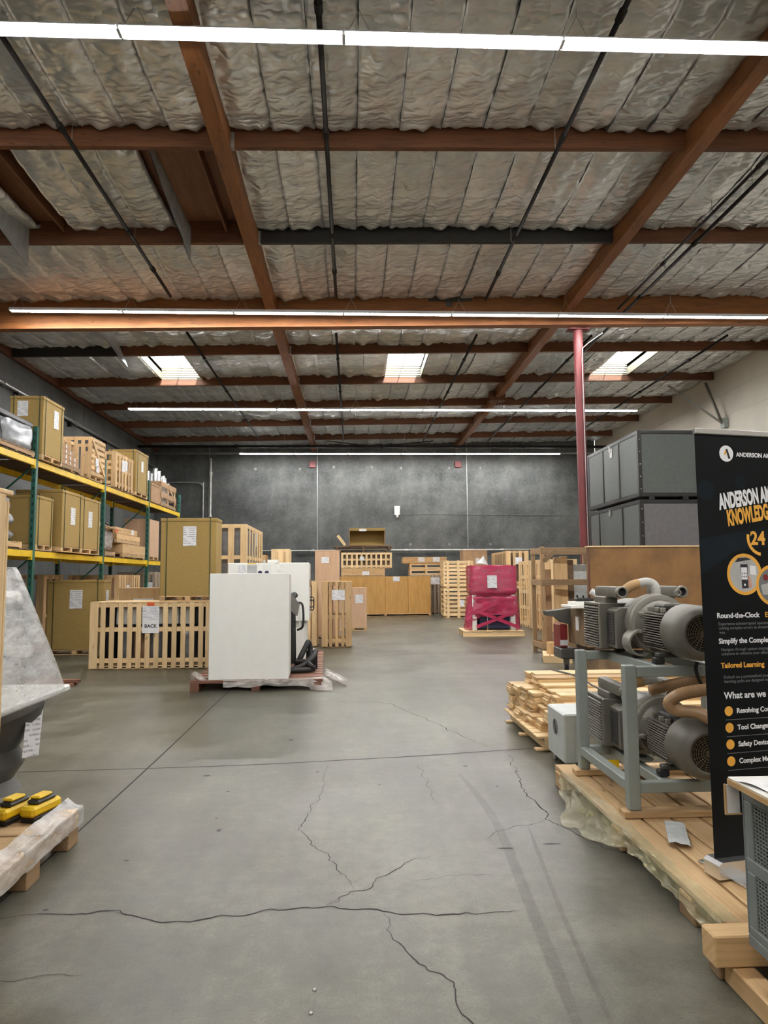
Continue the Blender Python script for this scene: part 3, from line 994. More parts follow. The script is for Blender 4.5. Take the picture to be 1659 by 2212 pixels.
def carton(label, x0, x1, y0, y1, z0, z1, strap='F', labels=(), foot=0.11, mat='carton', group=None, name='strapped_carton', feet='F', flaps=False):
    """a tall kraft carton strapped to a pallet base. strap F: bands over front and back, R: bands over the aisle side"""
    w, d = x1 - x0, y1 - y0
    t = thing(name, label, 'carton', ((x0 + x1) / 2, (y0 + y1) / 2, z0), 0, group)
    h = z1 - z0
    if foot:
        (base_feet if feet == 'F' else side_feet)(t, w, d, foot, 'pine')
    bd(t, 'carton_body', mat, -w / 2, w / 2, -d / 2, d / 2, foot, h - 0.06, 0.008)
    bd(t, 'carton_lid', mat, -w / 2 - 0.008, w / 2 + 0.008, -d / 2 - 0.008, d / 2 + 0.008, h - 0.06, h, 0.006)
    for q in (-1, 1):
        e = 0.011
        if 'F' in strap:
            x = q * w * 0.39
            g = G()
            g.box(x - 0.009, x + 0.009, -d / 2 - e, -d / 2 - 0.0015, foot * 0.4, h + 0.003)
            g.box(x - 0.009, x + 0.009, -d / 2 - e, d / 2 + e, h + 0.001, h + 0.004)
            g.box(x - 0.009, x + 0.009, d / 2 + 0.0015, d / 2 + e, foot * 0.4, h + 0.003)
            s = g.build('strap', 'strap', t)
            bd(s, 'buckle', 'black', x - 0.03, x + 0.03, -d / 2 - 0.02, -d / 2 + 0.02, h + 0.004, h + 0.02)
        if 'R' in strap:
            y = q * d * 0.39
            g = G()
            g.box(w / 2 + 0.0015, w / 2 + e, y - 0.009, y + 0.009, foot * 0.4, h + 0.003)
            g.box(-w / 2 - e, w / 2 + e, y - 0.009, y + 0.009, h + 0.001, h + 0.004)
            g.box(-w / 2 - e, -w / 2 - 0.0015, y - 0.009, y + 0.009, foot * 0.4, h + 0.003)
            s = g.build('strap', 'strap', t)
            bd(s, 'buckle', 'black', w / 2 - 0.02, w / 2 + 0.02, y - 0.03, y + 0.03, h + 0.004, h + 0.02)
    for face, u, v, lw, lh in labels:
        if face == 'F':
            sheet(t, -w / 2 + w * u, -d / 2 - 0.004, h * v, lw, lh, 'F')
        elif face == 'R':
            sheet(t, w / 2 + 0.004, -d / 2 + d * u, h * v, lw, lh, 'R')
        else:
            sheet(t, -w / 2 - 0.004, -d / 2 + d * u, h * v, lw, lh, 'L')
    return t

def plybox(label, x0, x1, y0, y1, z0, z1, mat='plywood', labels=(), foot=0.11, group=None, seams=0, name='plywood_case', feet='F', cleats=False):
    w, d, h = x1 - x0, y1 - y0, z1 - z0
    t = thing(name, label, 'crate', ((x0 + x1) / 2, (y0 + y1) / 2, z0), 0, group)
    if foot:
        (base_feet if feet == 'F' else side_feet)(t, w, d, foot, 'pine')
    k = seams + 1
    for i in range(k):
        a, b = -w / 2 + w * i / k, -w / 2 + w * (i + 1) / k
        bd(t, 'front_panel', mat, a + 0.004, b - 0.004, -d / 2, -d / 2 + 0.018, foot, h - 0.02)
    bd(t, 'back_panel', mat, -w / 2, w / 2, d / 2 - 0.018, d / 2, foot, h - 0.02)
    for q in (-1, 1):
        bd(t, 'side_panel', mat, q * (w / 2 - 0.009) - 0.009, q * (w / 2 - 0.009) + 0.009, -d / 2 + 0.019, d / 2 - 0.019, foot, h - 0.02)
    bd(t, 'lid_panel', mat, -w / 2 - 0.004, w / 2 + 0.004, -d / 2 - 0.004, d / 2 + 0.004, h - 0.0195, h)
    for face, u, v, lw, lh in labels:
        if face == 'F':
            sheet(t, -w / 2 + w * u, -d / 2 - 0.006, h * v, lw, lh, 'F')
        elif face == 'R':
            sheet(t, w / 2 + 0.006, -d / 2 + d * u, h * v, lw, lh, 'R')
        else:
            sheet(t, -w / 2 - 0.006, -d / 2 + d * u, h * v, lw, lh, 'L')
    return t

def crate(label, x0, x1, y0, y1, z0, z1, mat='pine', nx=8, ny=6, sw=0.09, rails=(0.0, 0.5, 1.0), faces='FRLB', foot=0.1, horiz='', top=0, group=None,
          labels=(), rz=0.0, name='slatted_crate', feet='F', wide=1.0, diag='', rw=0.08, inner=None, th=0.02):
    """open slatted crate: corner posts, rails, upright (or level) slats on each face, a board floor"""
    w, d, h = x1 - x0, y1 - y0, z1 - z0
    t = thing(name, label, 'crate', ((x0 + x1) / 2, (y0 + y1) / 2, z0), rz, group)
    if foot:
        (base_feet if feet == 'F' else side_feet)(t, w - 0.09, d - 0.09, foot, mat)
    P = 0.045
    for sx in (-1, 1):
        for sy in (-1, 1):
            cx, cy = sx * (w / 2 - th * 2 - P / 2), sy * (d / 2 - th * 2 - P / 2)
            bd(t, 'corner_post', mat, cx - P / 2, cx + P / 2, cy - P / 2, cy + P / 2, foot + 0.002, h - 0.002)
    for fc in faces:
        L = w if fc in 'FB' else d - th * 4.1
        n = nx if fc in 'FB' else ny
        def put(nm, a, b, z_0, z_1, outer):
            """a..b along the face, outer = slat layer"""
            q0 = th if outer else th * 2
            if fc == 'F':
                bd(t, nm, mat, a, b, -d / 2 + q0 - th, -d / 2 + q0 - 0.001, z_0, z_1)
            elif fc == 'B':
                bd(t, nm, mat, a, b, d / 2 - q0 + 0.001, d / 2 - q0 + th, z_0, z_1)
            elif fc == 'R':
                bd(t, nm, mat, w / 2 - q0 + 0.001, w / 2 - q0 + th, a, b, z_0, z_1)
            else:
                bd(t, nm, mat, -w / 2 + q0 - th, -w / 2 + q0 - 0.001, a, b, z_0, z_1)
        if fc in horiz:
            zs = np.linspace(foot + sw / 2, h - sw / 2, n)
            for z in zs:
                put('slat', -L / 2, L / 2, z - sw / 2, z + sw / 2, True)
            for q in (-1, 1):
                c = q * (L / 2 - rw / 2 - 0.002)
                put('rail', c - rw / 2, c + rw / 2, foot, h, False)
        else:
            xsn = np.linspace(-L / 2 + sw * wide / 2, L / 2 - sw * wide / 2, n)
            for i, x in enumerate(xsn):
                s2 = sw * wide if i in (0, n - 1) else sw
                put('slat', x - s2 / 2, x + s2 / 2, foot * 0.2, h - 0.001, True)
            for r in rails:
                zc = foot + rw / 2 + (h - foot - rw) * r
                put('rail', -L / 2 + 0.001, L / 2 - 0.001, zc - rw / 2, zc + rw / 2, False)
        if fc in diag:
            if fc == 'R':
                bar(t, 'diagonal_brace', mat, (w / 2 + 0.011, -d / 2 + 0.05, h - 0.06), (w / 2 + 0.011, d / 2 - 0.05, foot + 0.06), 0.02, 0.09, (0, 0, 1))
            else:
                bar(t, 'diagonal_brace', mat, (-w / 2 + 0.05, -d / 2 - 0.011, h - 0.06), (w / 2 - 0.05, -d / 2 - 0.011, foot + 0.06), 0.02, 0.09, (0, 0, 1))
    if top:
        ww = w / top
        for i in range(top):
            bd(t, 'lid_board', mat, -w / 2 + i * ww + 0.005, -w / 2 + (i + 1) * ww - 0.005, -d / 2, d / 2, h, h + 0.02)
    if inner:
        bd(t, 'inner_lining', inner, -w / 2 + 0.13, w / 2 - 0.13, -d / 2 + 0.13, d / 2 - 0.13, foot + 0.01, h - 0.06)
    for face, u, v, lw, lh in labels:
        if face == 'F':
            sheet(t, -w / 2 + w * u, -d / 2 - 0.004, h * v, lw, lh, 'F')
        elif face == 'R':
            sheet(t, w / 2 + 0.004 + (0.022 if 'R' in diag else 0), -d / 2 + d * u, h * v, lw, lh, 'R')
        else:
            sheet(t, -w / 2 - 0.004, -d / 2 + d * u, h * v, lw, lh, 'L')
    return t

def lump(parent, name, mat, x0, x1, y0, y1, z0, z1, amp=0.03, seed=0.0, freq=4.0, n=14, pw=6.0):
    """a soft wrapped bulk: a rounded box with creased sides"""
    g = G()
    c = Vector(((x0 + x1) / 2, (y0 + y1) / 2, (z0 + z1) / 2))
    h = Vector(((x1 - x0) / 2, (y1 - y0) / 2, (z1 - z0) / 2))
    V, Fc = [], []
    nu, nv = n * 2, n
    for j in range(nv + 1):
        ph = -math.pi / 2 + math.pi * j / nv
        for i in range(nu):
            th = 2 * math.pi * i / nu
            d = Vector((math.cos(ph) * math.cos(th), math.cos(ph) * math.sin(th), math.sin(ph)))
            k = (abs(d.x) ** pw + abs(d.y) ** pw + abs(d.z) ** pw) ** (-1 / pw)
            p = Vector((d.x * k * h.x, d.y * k * h.y, d.z * k * h.z))
            q = 1 - amp * (0.5 + 0.5 * nz(p.x * freq + seed, p.y * freq, p.z * freq * 2.2)) / max(0.05, min(h))
            V.append(c + p * q)
    for j in range(nv):
        for i in range(nu):
            Fc.append((j * nu + i, j * nu + (i + 1) % nu, (j + 1) * nu + (i + 1) % nu, (j + 1) * nu + i))
    g.add(V, Fc)
    return g.build(name, mat, parent, True, fix=False)

# ------------------------------------------------------------------ pallet racking
RX0, RX1 = -7.12, -6.0
RY = [9.95, 13.70, 17.46, 21.21, 24.97]
rack = thing('pallet_rack', 'two level steel pallet racking with yellow beams and green uprights', 'rack', (0, 0, 0))
for y in RY:
    for x in (RX1 - 0.04, RX0 + 0.04):
        g = G()
        g.box(x - 0.04, x + 0.04, y - 0.045, y + 0.045, 0.01, 4.52)
        p = g.build('upright', 'green', rack, fix=False)
        g = G()
        for k in range(28):
            g.box(x - 0.012, x + 0.012, y - 0.0465, y - 0.045, 0.3 + 0.15 * k, 0.36 + 0.15 * k)
        g.build('slot_row', 'hole', p, fix=False)['kind'] = 'stuff'
        bd(rack, 'foot_plate', 'green', x - 0.08, x + 0.08, y - 0.08, y + 0.08, 0, 0.01)
    zz = [0.25, 1.15, 2.0, 2.9, 3.75, 4.4]
    for k in range(5):
        a, b = (RX1 - 0.085, RX0 + 0.085) if k % 2 == 0 else (RX0 + 0.085, RX1 - 0.085)
        bar(rack, 'frame_brace', 'green', (a, y, zz[k]), (b, y, zz[k + 1]), 0.03, 0.03)
for i in range(4):
    for zc in (2.09, 3.82):
        for x in (RX1 - 0.04, RX0 + 0.04):
            b = bd(rack, 'load_beam', 'yellow', x - 0.028, x + 0.028, RY[i] + 0.05, RY[i + 1] - 0.05, zc - 0.06, zc + 0.06, 0.006)
            L = RY[i + 1] - RY[i] - 0.1
            for s in (-1, 1):
                bd(b, 'end_connector', 'yellow', -0.04, 0.036, s * L / 2 - 0.01 - 0.02, s * L / 2 + 0.01 - 0.02 + 0.02, -0.11, 0.07)
        n = 14
        w = (RY[i + 1] - RY[i] - 0.16) / n
        for k in range(n):
            y = RY[i] + 0.08 + (k + 0.5) * w
            bd(rack, 'deck_board', 'dark_wood', RX0 + 0.01, RX1 - 0.01, y - w * 0.42, y + w * 0.42, zc + 0.062, zc + 0.08)
Z1, Z2 = 2.172, 3.902
RF = -5.97

# goods on the lower beam level
t = thing('wrapped_bag_stack', 'three grey film wrapped bales stacked on a small pallet, lower beam', 'bale stack', (-6.5, 12.6, Z1))
pallet_parts(t, -0.52, 0.5, -0.6, 0.62, 0.12, 'pine', 6, 'x')
for k in range(3):
    lump(t, 'wrapped_bale', 'grey_bag', -0.5, 0.5 - 0.03 * k, -0.6, 0.6, 0.125 + k * 0.275, 0.40 + k * 0.275, 0.05, k * 4, 3.0)
t2 = None
carton('narrow strapped kraft carton first along the lower beam level', -6.95, RF - 0.04, 13.78, 14.52, Z1, 3.22, 'R', feet='R', group='cartons on the lower beams')
carton('tall strapped kraft carton second along the lower beams, with label sheet', -6.85, RF + 0.06, 14.72, 15.79, Z1, 3.44, 'R', (('R', 0.52, 0.60, 0.24, 0.36),), feet='R', group='cartons on the lower beams')
carton('tall strapped kraft carton third along the lower beams, beside green upright', -6.85, RF + 0.03, 15.84, 16.98, Z1, 3.43, 'R', (('R', 0.45, 0.62, 0.24, 0.36),), feet='R', group='cartons on the lower beams')
t = thing('wrapped_carton', 'film wrapped brown carton with torn open flaps on a pallet', 'carton', (-6.42, 17.93, Z1))
pallet_parts(t, -0.42, 0.42, -0.36, 0.36, 0.12, 'pine_old', 5, 'x')
lump(t, 'carton_body', 'kraft', -0.4, 0.4, -0.35, 0.35, 0.12, 0.72, 0.03, 3, 5)
bar(t, 'open_flap', 'kraft', (0.36, -0.33, 0.70), (0.46, -0.33, 0.62), 0.02, 0.01)
for y0, y1, dz in ((-0.35, -0.05, 0.05), (-0.02, 0.36, -0.03)):
    o = bd(t, 'open_flap', 'kraft', 0.3, 0.56, y0, y1, 0.70 + dz * 0.3, 0.715 + dz * 0.3)
    o.rotation_euler = (0, 0.35, 0)
lump(t, 'film_wrap', 'film_clear', -0.415, 0.415, -0.362, 0.362, 0.13, 0.70, 0.02, 9, 6)
t = thing('film_roll', 'white roll of film lying on the torn brown carton', 'roll', (-6.25, 17.72, Z1 + 0.755))
G().tube([(0, -0.2, 0.04), (0, 0.2, 0.04)], 0.055, 12).build('film_core', 'paper', t, True, auto=40)
t = thing('black_bag', 'crumpled black bag lying beside the white film roll', 'bag', (-6.3, 18.13, Z1 + 0.735))
lump(t, 'bag_body', 'black', -0.2, 0.2, -0.15, 0.2, 0, 0.16, 0.05, 2, 6, pw=3)
# three shallow wooden boxes stacked beside the wrapped carton
zt = Z1
for k, (y0, y1, h, xb, lab) in enumerate(((18.75, 20.75, 0.36, -5.96, 'lowest'), (18.4, 20.35, 0.25, -6.0, 'middle'), (18.45, 20.3, 0.17, -6.06, 'top'))):
    t = thing('shallow_wooden_box', '%s box of the shallow wooden box stack on the lower beams' % lab, 'box', (-6.48, (y0 + y1) / 2, zt), 0, 'shallow boxes in the racking')
    d = (y1 - y0) / 2
    pallet_parts(t, -0.46, xb + 6.48, -d, d, 0.11, 'pine', 5, 'x')
    bd(t, 'side_board', 'pine', xb + 6.48 - 0.02, xb + 6.48, -d, d, 0.112, h - 0.022)
    bd(t, 'side_board', 'pine', -0.46, -0.44, -d, d, 0.112, h - 0.022)
    for s in (-1, 1):
        bd(t, 'end_board', 'pine', -0.438, xb + 6.48 - 0.022, s * (d - 0.01) - 0.01, s * (d - 0.01) + 0.01, 0.112, h - 0.022)
    bd(t, 'lid_board', 'pine', -0.46, xb + 6.48, -d, d, h - 0.02, h - 0.002)
    if k == 2:
        sheet(t, xb + 6.4806, 0.5, 0.10, 0.22, 0.13, 'R')
        bd(t, 'orange_tag', 'orange_tag', xb + 6.4801, xb + 6.4804, -d, -d + 0.2, 0.03, 0.12)
    zt += h
t = thing('plywood_sheet', 'pale plywood panel leaning behind the shallow box stack', 'panel', (-6.95, 19.6, Z1))
bar(t, 'ply_face', 'plywood', (-0.05, 0, 0.005), (-0.1, 0, 0.98), 2.0, 0.015, (1, 0, 0.1))
plybox('pale plywood case standing at the racking end, lower beam level', -6.75, -6.0, 21.32, 22.32, Z1, 3.38, 'plywood', foot=0.11, feet='R')

# goods on the upper beam level
t = thing('film_wrapped_case', 'low black case half wrapped in grey film on the upper beams', 'case', (-6.5, 12.85, Z2))
pallet_parts(t, -0.55, 0.5, -0.75, 0.75, 0.11, 'pine_old', 6, 'x')
bd(t, 'case_body', 'black', -0.5, 0.42, -0.72, 0.7, 0.115, 0.56, 0.02)
bd(t, 'case_lid', 'black', -0.54, 0.46, -0.74, 0.72, 0.562, 0.66, 0.02)
lump(t, 'film_wrap', 'silver_film', 0.0, 0.54, -0.5, 0.74, 0.05, 0.60, 0.06, 5, 3.0)
carton('tallest kraft carton on the upper beams with labels on two faces', -6.58, RF + 0.02, 13.765, 14.74, Z2, 5.14, 'FR', (('F', 0.38, 0.80, 0.2, 0.3), ('R', 0.62, 0.72, 0.22, 0.36)), feet='R')
t = thing('box_pallet', 'small pallet under the stacked brown boxes on the upper beams', 'pallet', (-6.42, 15.3, Z2))
pallet_parts(t, -0.45, 0.45, -0.5, 0.5, 0.11, 'pine_old', 5, 'x')
n = 0
for iy in range(4):
    for ix in range(2):
        for iz in range(5 if iy == 0 else 4 if iy < 3 else 3):
            if ix == 1 and iz > (3 if iy == 0 else 4 - iy): continue
            x, y, z = -6.84 + ix * 0.42, 14.83 + iy * 0.235, Z2 + 0.112 + iz * 0.108
            t = thing('small_brown_box', 'small brown box, %s row, %s file, %s layer up, stack on upper beams' % (ORD[iy], ('wall', 'aisle')[ix], ORD[iz]), 'box', (x + 0.2, y + 0.115, z), 0, 'small boxes on the upper beams')
            bd(t, 'box_body', 'kraft', -0.2, 0.2, -0.112, 0.112, 0, 0.106, 0.004)
            if ix:
                bd(t, 'white_tape', 'paper', 0.2005, 0.202, -0.112, -0.06, 0.03, 0.104, 0)
crate('slatted crate with a diagonal brace on the upper beams', -6.68, RF, 16.38, 17.30, Z2, 4.87, 'pine', 5, 7, 0.08, (0, 1), 'FRBL', 0.1, 'R', 0, None, (('R', 0.35, 0.42, 0.2, 0.2), ('R', 0.4, 0.26, 0.2, 0.14)), feet='R', diag='R')
t = crate('open slatted crate tilted slightly, third bay of the upper beams', -6.75, RF, 18.05, 19.5, Z2, 4.83, 'pine', 4, 6, 0.11, (0, 0.5, 1), 'FRBL', 0.1, '', 0, None, (('R', 0.42, 0.68, 0.22, 0.3), ('R', 0.58, 0.72, 0.2, 0.26)), feet='R')
carton('kraft carton beside the tilted slatted crate on the upper beams', -6.7, RF + 0.02, 19.68, 20.82, Z2, 5.17, 'FR', (('R', 0.5, 0.68, 0.2, 0.3),), feet='R')
carton('plain brown carton at the end bay of upper beams, beside tubes', -6.65, RF - 0.02, 21.35, 22.3, Z2, 4.47, '', (), 0.0, 'kraft', name='brown_carton')
t = thing('tube_crate', 'low wooden crate holding upright silver tubes at the racking end', 'crate', (-6.45, 23.5, Z2))
pallet_parts(t, -0.42, 0.42, -0.95, 0.95, 0.12, 'pine_old', 5, 'x')
for s in (-1, 1):
    for z in (0.28, 0.62):
        bd(t, 'side_rail', 'kraft', s * 0.42 - 0.012, s * 0.42 + 0.012, -0.95, 0.95, z, z + 0.16)
        bd(t, 'end_rail', 'kraft', -0.405, 0.405, s * 0.95 - 0.012, s * 0.95 + 0.012, z, z + 0.16)
    for sy in (-1, 0, 1):
        bd(t, 'upright_slat', 'pine', s * 0.39 - 0.015, s * 0.39 + 0.015, sy * 0.88 - 0.04, sy * 0.88 + 0.04, 0.125, 0.8)
bar(t, 'diagonal_brace', 'kraft', (0.436, -0.1, 0.76), (0.436, 0.9, 0.2), 0.012, 0.1)
proto = None
for ix in range(3):
    for iy in range(6):
        x, y = -6.72 + ix * 0.22 + 0.03 * (iy % 2), 22.75 + iy * 0.28
        h = 1.08 - 0.10 * (iy % 3 == 2) - 0.08 * (ix == 1) - 0.04 * iy
        t = thing('aluminium_tube', 'shiny aluminium tube, %s file from the aisle, %s along, in the tube crate' % (ORD[2 - ix], ORD[iy]), 'tube', (x, y, Z2 + 0.125), 0, 'aluminium tubes in the crate')
        G().lathe([(0, 0.075), (h, 0.075), (h, 0.066), (h - 0.1, 0.066)], (0, 0, 0), (0, 0, 1), 14).build('tube_wall', 'silver', t, True, auto=40)

# goods on the floor below and beside the racking
crate('tall vertical board crate behind first upright, under the racking', -7.95, -6.86, 16.2, 17.28, 0, 1.70, 'pine', 5, 4, 0.15, (0, 0.45, 1), 'FRLB', 0.06, '', 6, None, (('R', 0.3, 0.62, 0.2, 0.3),), name='board_crate', th=0.012)
crate('wide pine crate with pale open slats under the racking', -7.28, -5.98, 18.6, 20.4, 0, 1.72, 'pine', 7, 9, 0.12, (0, 0.62, 1), 'FRLB', 0.08, '', 0, None, (('R', 0.4, 0.75, 0.25, 0.32),), inner='plywood')
crate('grey slatted crate far under the racking end bay', -7.0, -5.9, 21.6, 22.8, 0, 1.82, 'pine_grey', 8, 8, 0.07, (0, 0.5, 1), 'FRLB', 0.1, '', 0, None, (('F', 0.85, 0.75, 0.2, 0.3),))
carton('wide olive strapped carton on the floor before the racking', -6.58, -5.38, 15.75, 16.18, 0, 1.60, 'F', (('F', 0.51, 0.74, 0.27, 0.4), ('R', 0.5, 0.75, 0.16, 0.34)), 0.11)
plybox('small pine box with paper label behind long slatted crate', -4.95, -4.0, 15.4, 16.2, 0, 1.42, 'ply_light', (('F', 0.55, 0.75, 0.42, 0.26),), 0.1, name='pine_box')
for k, (x0, x1, y, z, rz) in enumerate(((-5.0, -4.24, 11.35, 0.0, 0.06), (-4.9, -4.22, 11.12, 0.0, -0.05), (-5.0, -4.16, 11.24, 0.047, 0.0))):
    t = thing('loose_plank', ['reddish loose plank on the floor behind the film wrapped machine', 'shorter reddish plank lying in front on the floor', 'reddish plank resting across the two floor planks'][k], 'plank', (x1, y, z), rz, 'loose planks on the floor')
    bd(t, 'plank', 'red_wood', x0 - x1, 0, -0.045, 0.045, 0, 0.045)

# long slatted crate with the BACK sheet
tl = crate('long low slatted crate with white and orange sheets on its front', -4.73, -2.52, 13.15, 14.08, 0, 1.18, 'pine_pale', 14, 6, 0.088, (0.05, 0.58, 1), 'FRLB', 0.06, '', 5, None, (), wide=1.7)
sheet(tl, -0.02, -0.475, 1.0, 0.30, 0.24, 'F', 'print', 'instruction_sheet')
sheet(tl, -0.02, -0.475, 0.76, 0.30, 0.24, 'F', 'paper', 'back_sheet')
text(tl, 'BACK', 0.085, 'ink_dark', (-0.02, -0.478, 0.735), 'printed_word', 0.002, align='CENTER')
bd(tl, 'orange_tag', 'orange_tag', -0.09, 0.04, -0.4795, -0.4755, 1.13, 1.185, 0)
for i in range(7):
    x = -4.60 + 0.285 * i
    m = ['black', 'grey_bag', 'kraft', 'grey_bag', 'black', 'silver_film', 'black'][i]
    t = thing('packed_unit', 'wrapped unit %s from the racking end inside the long slatted crate' % ORD[i], 'goods', (x + 0.14, 13.62, 0.085), 0, 'units in the long slatted crate')
    lump(t, 'wrapped_base', m, -0.135, 0.135, -0.34, 0.3, 0, 0.66, 0.02, i * 3, 5, 10)
    bd(t, 'tray', 'black', -0.135, 0.135, -0.33, 0.3, 0.665, 0.70)
    bd(t, 'white_top', 'white2' if i not in (0, 6) else 'black', -0.13, 0.13, -0.33, 0.3, 0.70, 1.0, 0.01)
carton('big olive strapped carton standing on the long slatted crate', -3.52, -2.51, 13.22, 13.74, 1.202, 2.72, 'F', (('F', 0.52, 0.78, 0.24, 0.36),), 0.1)

# tall slatted crates behind it
crate('lower slatted crate under the tall pale one by the olive carton', -3.9, -2.25, 15.0, 17.6, 0, 1.30, 'pine', 7, 9, 0.12, (0, 0.5, 1), 'FRLB', 0.1)
crate('upper pale slatted crate with open windows behind the big olive carton', -3.9, -2.22, 15.0, 17.62, 1.302, 2.74, 'pine_pale', 7, 7, 0.13, (0, 0.48, 1), 'FRLB', 0.1, '', 0, None, (('R', 0.55, 0.82, 0.12, 0.3),), inner='grey_bag', th=0.011)
crate('lower crate of the small far pair behind the white machine', -3.0, -2.25, 26.0, 26.8, 0, 1.30, 'pine', 3, 3, 0.16, (0, 0.5, 1), 'FRLB', 0.1)
crate('small pale slatted crate showing above the white machine', -2.96, -2.30, 26.0, 26.8, 1.302, 2.66, 'pine_pale', 3, 3, 0.16, (0, 1), 'FRLB', 0.1)
plybox('narrow pine case in the gap above the control panel', -3.75, -3.18, 26.2, 26.9, 0, 2.46, 'ply_light', (), 0.1, name='pine_box')

# middle of the hall
K = crate('upright pine crate with narrow openings beside the white machine', -0.73, -0.03, 16.7, 17.5, 0, 1.51, 'pine', 5, 5, 0.068, (0, 0.42, 0.86, 1), 'FRLB', 0.11, '', 1, None, (('F', 0.55, 0.80, 0.30, 0.24),), wide=2.1, name='upright_crate', rw=0.09)
crate('pine crate almost hidden between the white machine and upright crate', -1.55, -0.85, 16.9, 17.7, 0, 1.52, 'pine_pale', 5, 5, 0.12, (0, 0.5, 1), 'FRLB', 0.11, '', 1, None)
plybox('tall pinkish plywood case with one label behind the upright crate', -1.0, -0.36, 18.8, 19.5, 0, 2.33, 'plywood', (('F', 0.42, 0.89, 0.2, 0.16),), 0.11)
plybox('short pinkish plywood case with label beside the upright crate', -0.42, 0.42, 22.0, 22.7, 0, 1.30, 'plywood', (('F', 0.72, 0.74, 0.24, 0.26),), 0.11)
plybox('very long orange plywood case on low runners near far wall', -0.55, 3.26, 30.0, 31.2, 0, 1.66, 'ply_orange', (('F', 0.62, 0.93, 0.28, 0.2),), 0.1, None, 3, 'long_plywood_case')
plybox('light wooden case lying on the long orange case', -0.5, 1.34, 30.15, 31.1, 1.662, 2.0, 'ply_light', (('F', 0.56, 0.4, 0.3, 0.16),), 0.06, None, 3, 'flat_case')
crate('low slatted crate in the stack above the long orange case', -0.5, 1.64, 30.15, 31.1, 2.002, 2.66, 'pine_pale', 11, 6, 0.085, (0, 0.52, 1), 'FRLB', 0.05, '', 0, None, (('F', 0.41, 0.62, 0.18, 0.16),), inner='kraft_dark')
zt = 2.663
for k, (x0, x1, h) in enumerate(((-0.62, 1.5, 0.11), (-0.75, 1.62, 0.12), (-0.85, 1.68, 0.05))):
    t = thing('dark_pallet', ['lowest dark weathered pallet under the open carton', 'middle dark weathered pallet under the open carton', 'flat dark board under the open carton'][k], 'pallet' if k < 2 else 'board', ((x0 + x1) / 2, 30.62, zt), 0, 'dark pallets under the open carton')
    w = (x1 - x0) / 2
    if k < 2:
        pallet_parts(t, -w, w, -0.46, 0.46, h, 'kraft_dark', 6, 'x')
    else:
        bd(t, 'board', 'kraft_dark', -w, w, -0.46, 0.46, 0, h)
    zt += h + 0.002
t = thing('flattened_carton', 'pale flattened carton sheet beneath the open carton', 'cardboard', (0.7, 30.6, zt))
bd(t, 'cardboard', 'kraft', -0.9, 0.85, -0.5, 0.45, 0, 0.03)
zt += 0.032
t = thing('open_carton', 'open fronted kraft carton on its side, atop the far stack', 'carton', (0.6, 30.6, zt))
w, h, d = 0.76, 0.72, 0.42
bd(t, 'floor_panel', 'carton', -w, w, -d, d, 0, 0.012)
bd(t, 'top_panel', 'carton', -w, w, -d, d, h - 0.012, h)
bd(t, 'back_panel', 'carton', -w, w, d - 0.012, d, 0.0125, h - 0.0125)
for s in (-1, 1):
    bd(t, 'side_panel', 'carton', s * (w - 0.006) - 0.006, s * (w - 0.006) + 0.006, -d, d - 0.0125, 0.0125, h - 0.0125)
    bd(t, 'white_edge_tape', 'kraft', s * (w - 0.012) - 0.014, s * (w - 0.012) + 0.014, -d - 0.004, -d - 0.001, 0.0, h, 0)
bd(t, 'front_flap', 'carton', -w, w, -d - 0.012, -d, h - 0.11, h)
sheet(t, -0.18, -d - 0.016, h - 0.08, 0.3, 0.10, 'F', 'paper')
t = thing('leaning_board', 'pale thin board leaning up beside the open carton', 'board', (-0.55, 30.3, zt - 0.03))
bar(t, 'board', 'pine_pale', (0.22, 0, 0.03), (-0.1, 0, 0.45), 0.12, 0.02, (0, 1, 0))

# stacks to the right of the long case
crate('grey slatted crate on the floor behind the orange case end', 2.5, 4.0, 31.5, 32.5, 0, 1.70, 'pine_grey', 9, 5, 0.10, (0, 0.55, 1), 'FRLB', 0.08, '', 0, None, (('F', 0.75, 0.85, 0.4, 0.3),))
for k in range(2):
    crate('%s of two low pallet boxes under the flat paper topped crate' % ('lower', 'upper')[k], 2.5, 3.98, 31.55, 32.45, 1.702 + 0.26 * k, 1.962 + 0.26 * k - 0.002, 'pine_pale', 3, 3, 0.09, (0.0, 1.0), 'FRLB', 0.02, '', 0, 'low pallet boxes', rw=0.07)
t = plybox('flat wooden crate with two white papers, atop the far stack', 2.2, 4.15, 31.5, 32.4, 2.222, 2.50, 'ply_light', (('F', 0.42, 0.6, 0.3, 0.2), ('F', 0.76, 0.6, 0.3, 0.2)), 0.05, None, 3, 'flat_crate')
for k in range(2):
    crate('%s pale lattice crate of the stack beside the red machine' % ('lower', 'upper')[k], 3.58, 4.78, 28.3, 29.3, 1.16 * k + (0.002 if k else 0), 1.16 + 1.09 * k, 'pine_pale', 7, 6, 0.10, (0, 1), 'FRLB', 0.08, 'FRLB', 0, 'pale lattice crates', (('F', 0.6, 0.5, 0.2, 0.24),) if k == 0 else ())
    tt = bpy.context.scene.objects
    o = [x for x in COL.objects if x.name.startswith('slatted_crate') and x.parent is None][-1]
    for q in (-0.42, 0, 0.42):
        bd(o, 'upright_batten', 'pine_pale', q - 0.05, q + 0.05, -0.522, -0.502, 0.0, 1.1)
crate('plain lower crate beneath the kraft carton by far wall', 4.62, 5.6, 29.7, 30.6, 0, 1.35, 'pine_grey', 6, 5, 0.1, (0, 1), 'FRLB', 0.1)
carton('plain kraft carton with one label above the pale lattice crates', 4.6, 5.62, 29.7, 30.6, 1.352, 2.74, '', (('F', 0.6, 0.66, 0.16, 0.24),), 0.1, 'kraft', name='brown_carton')
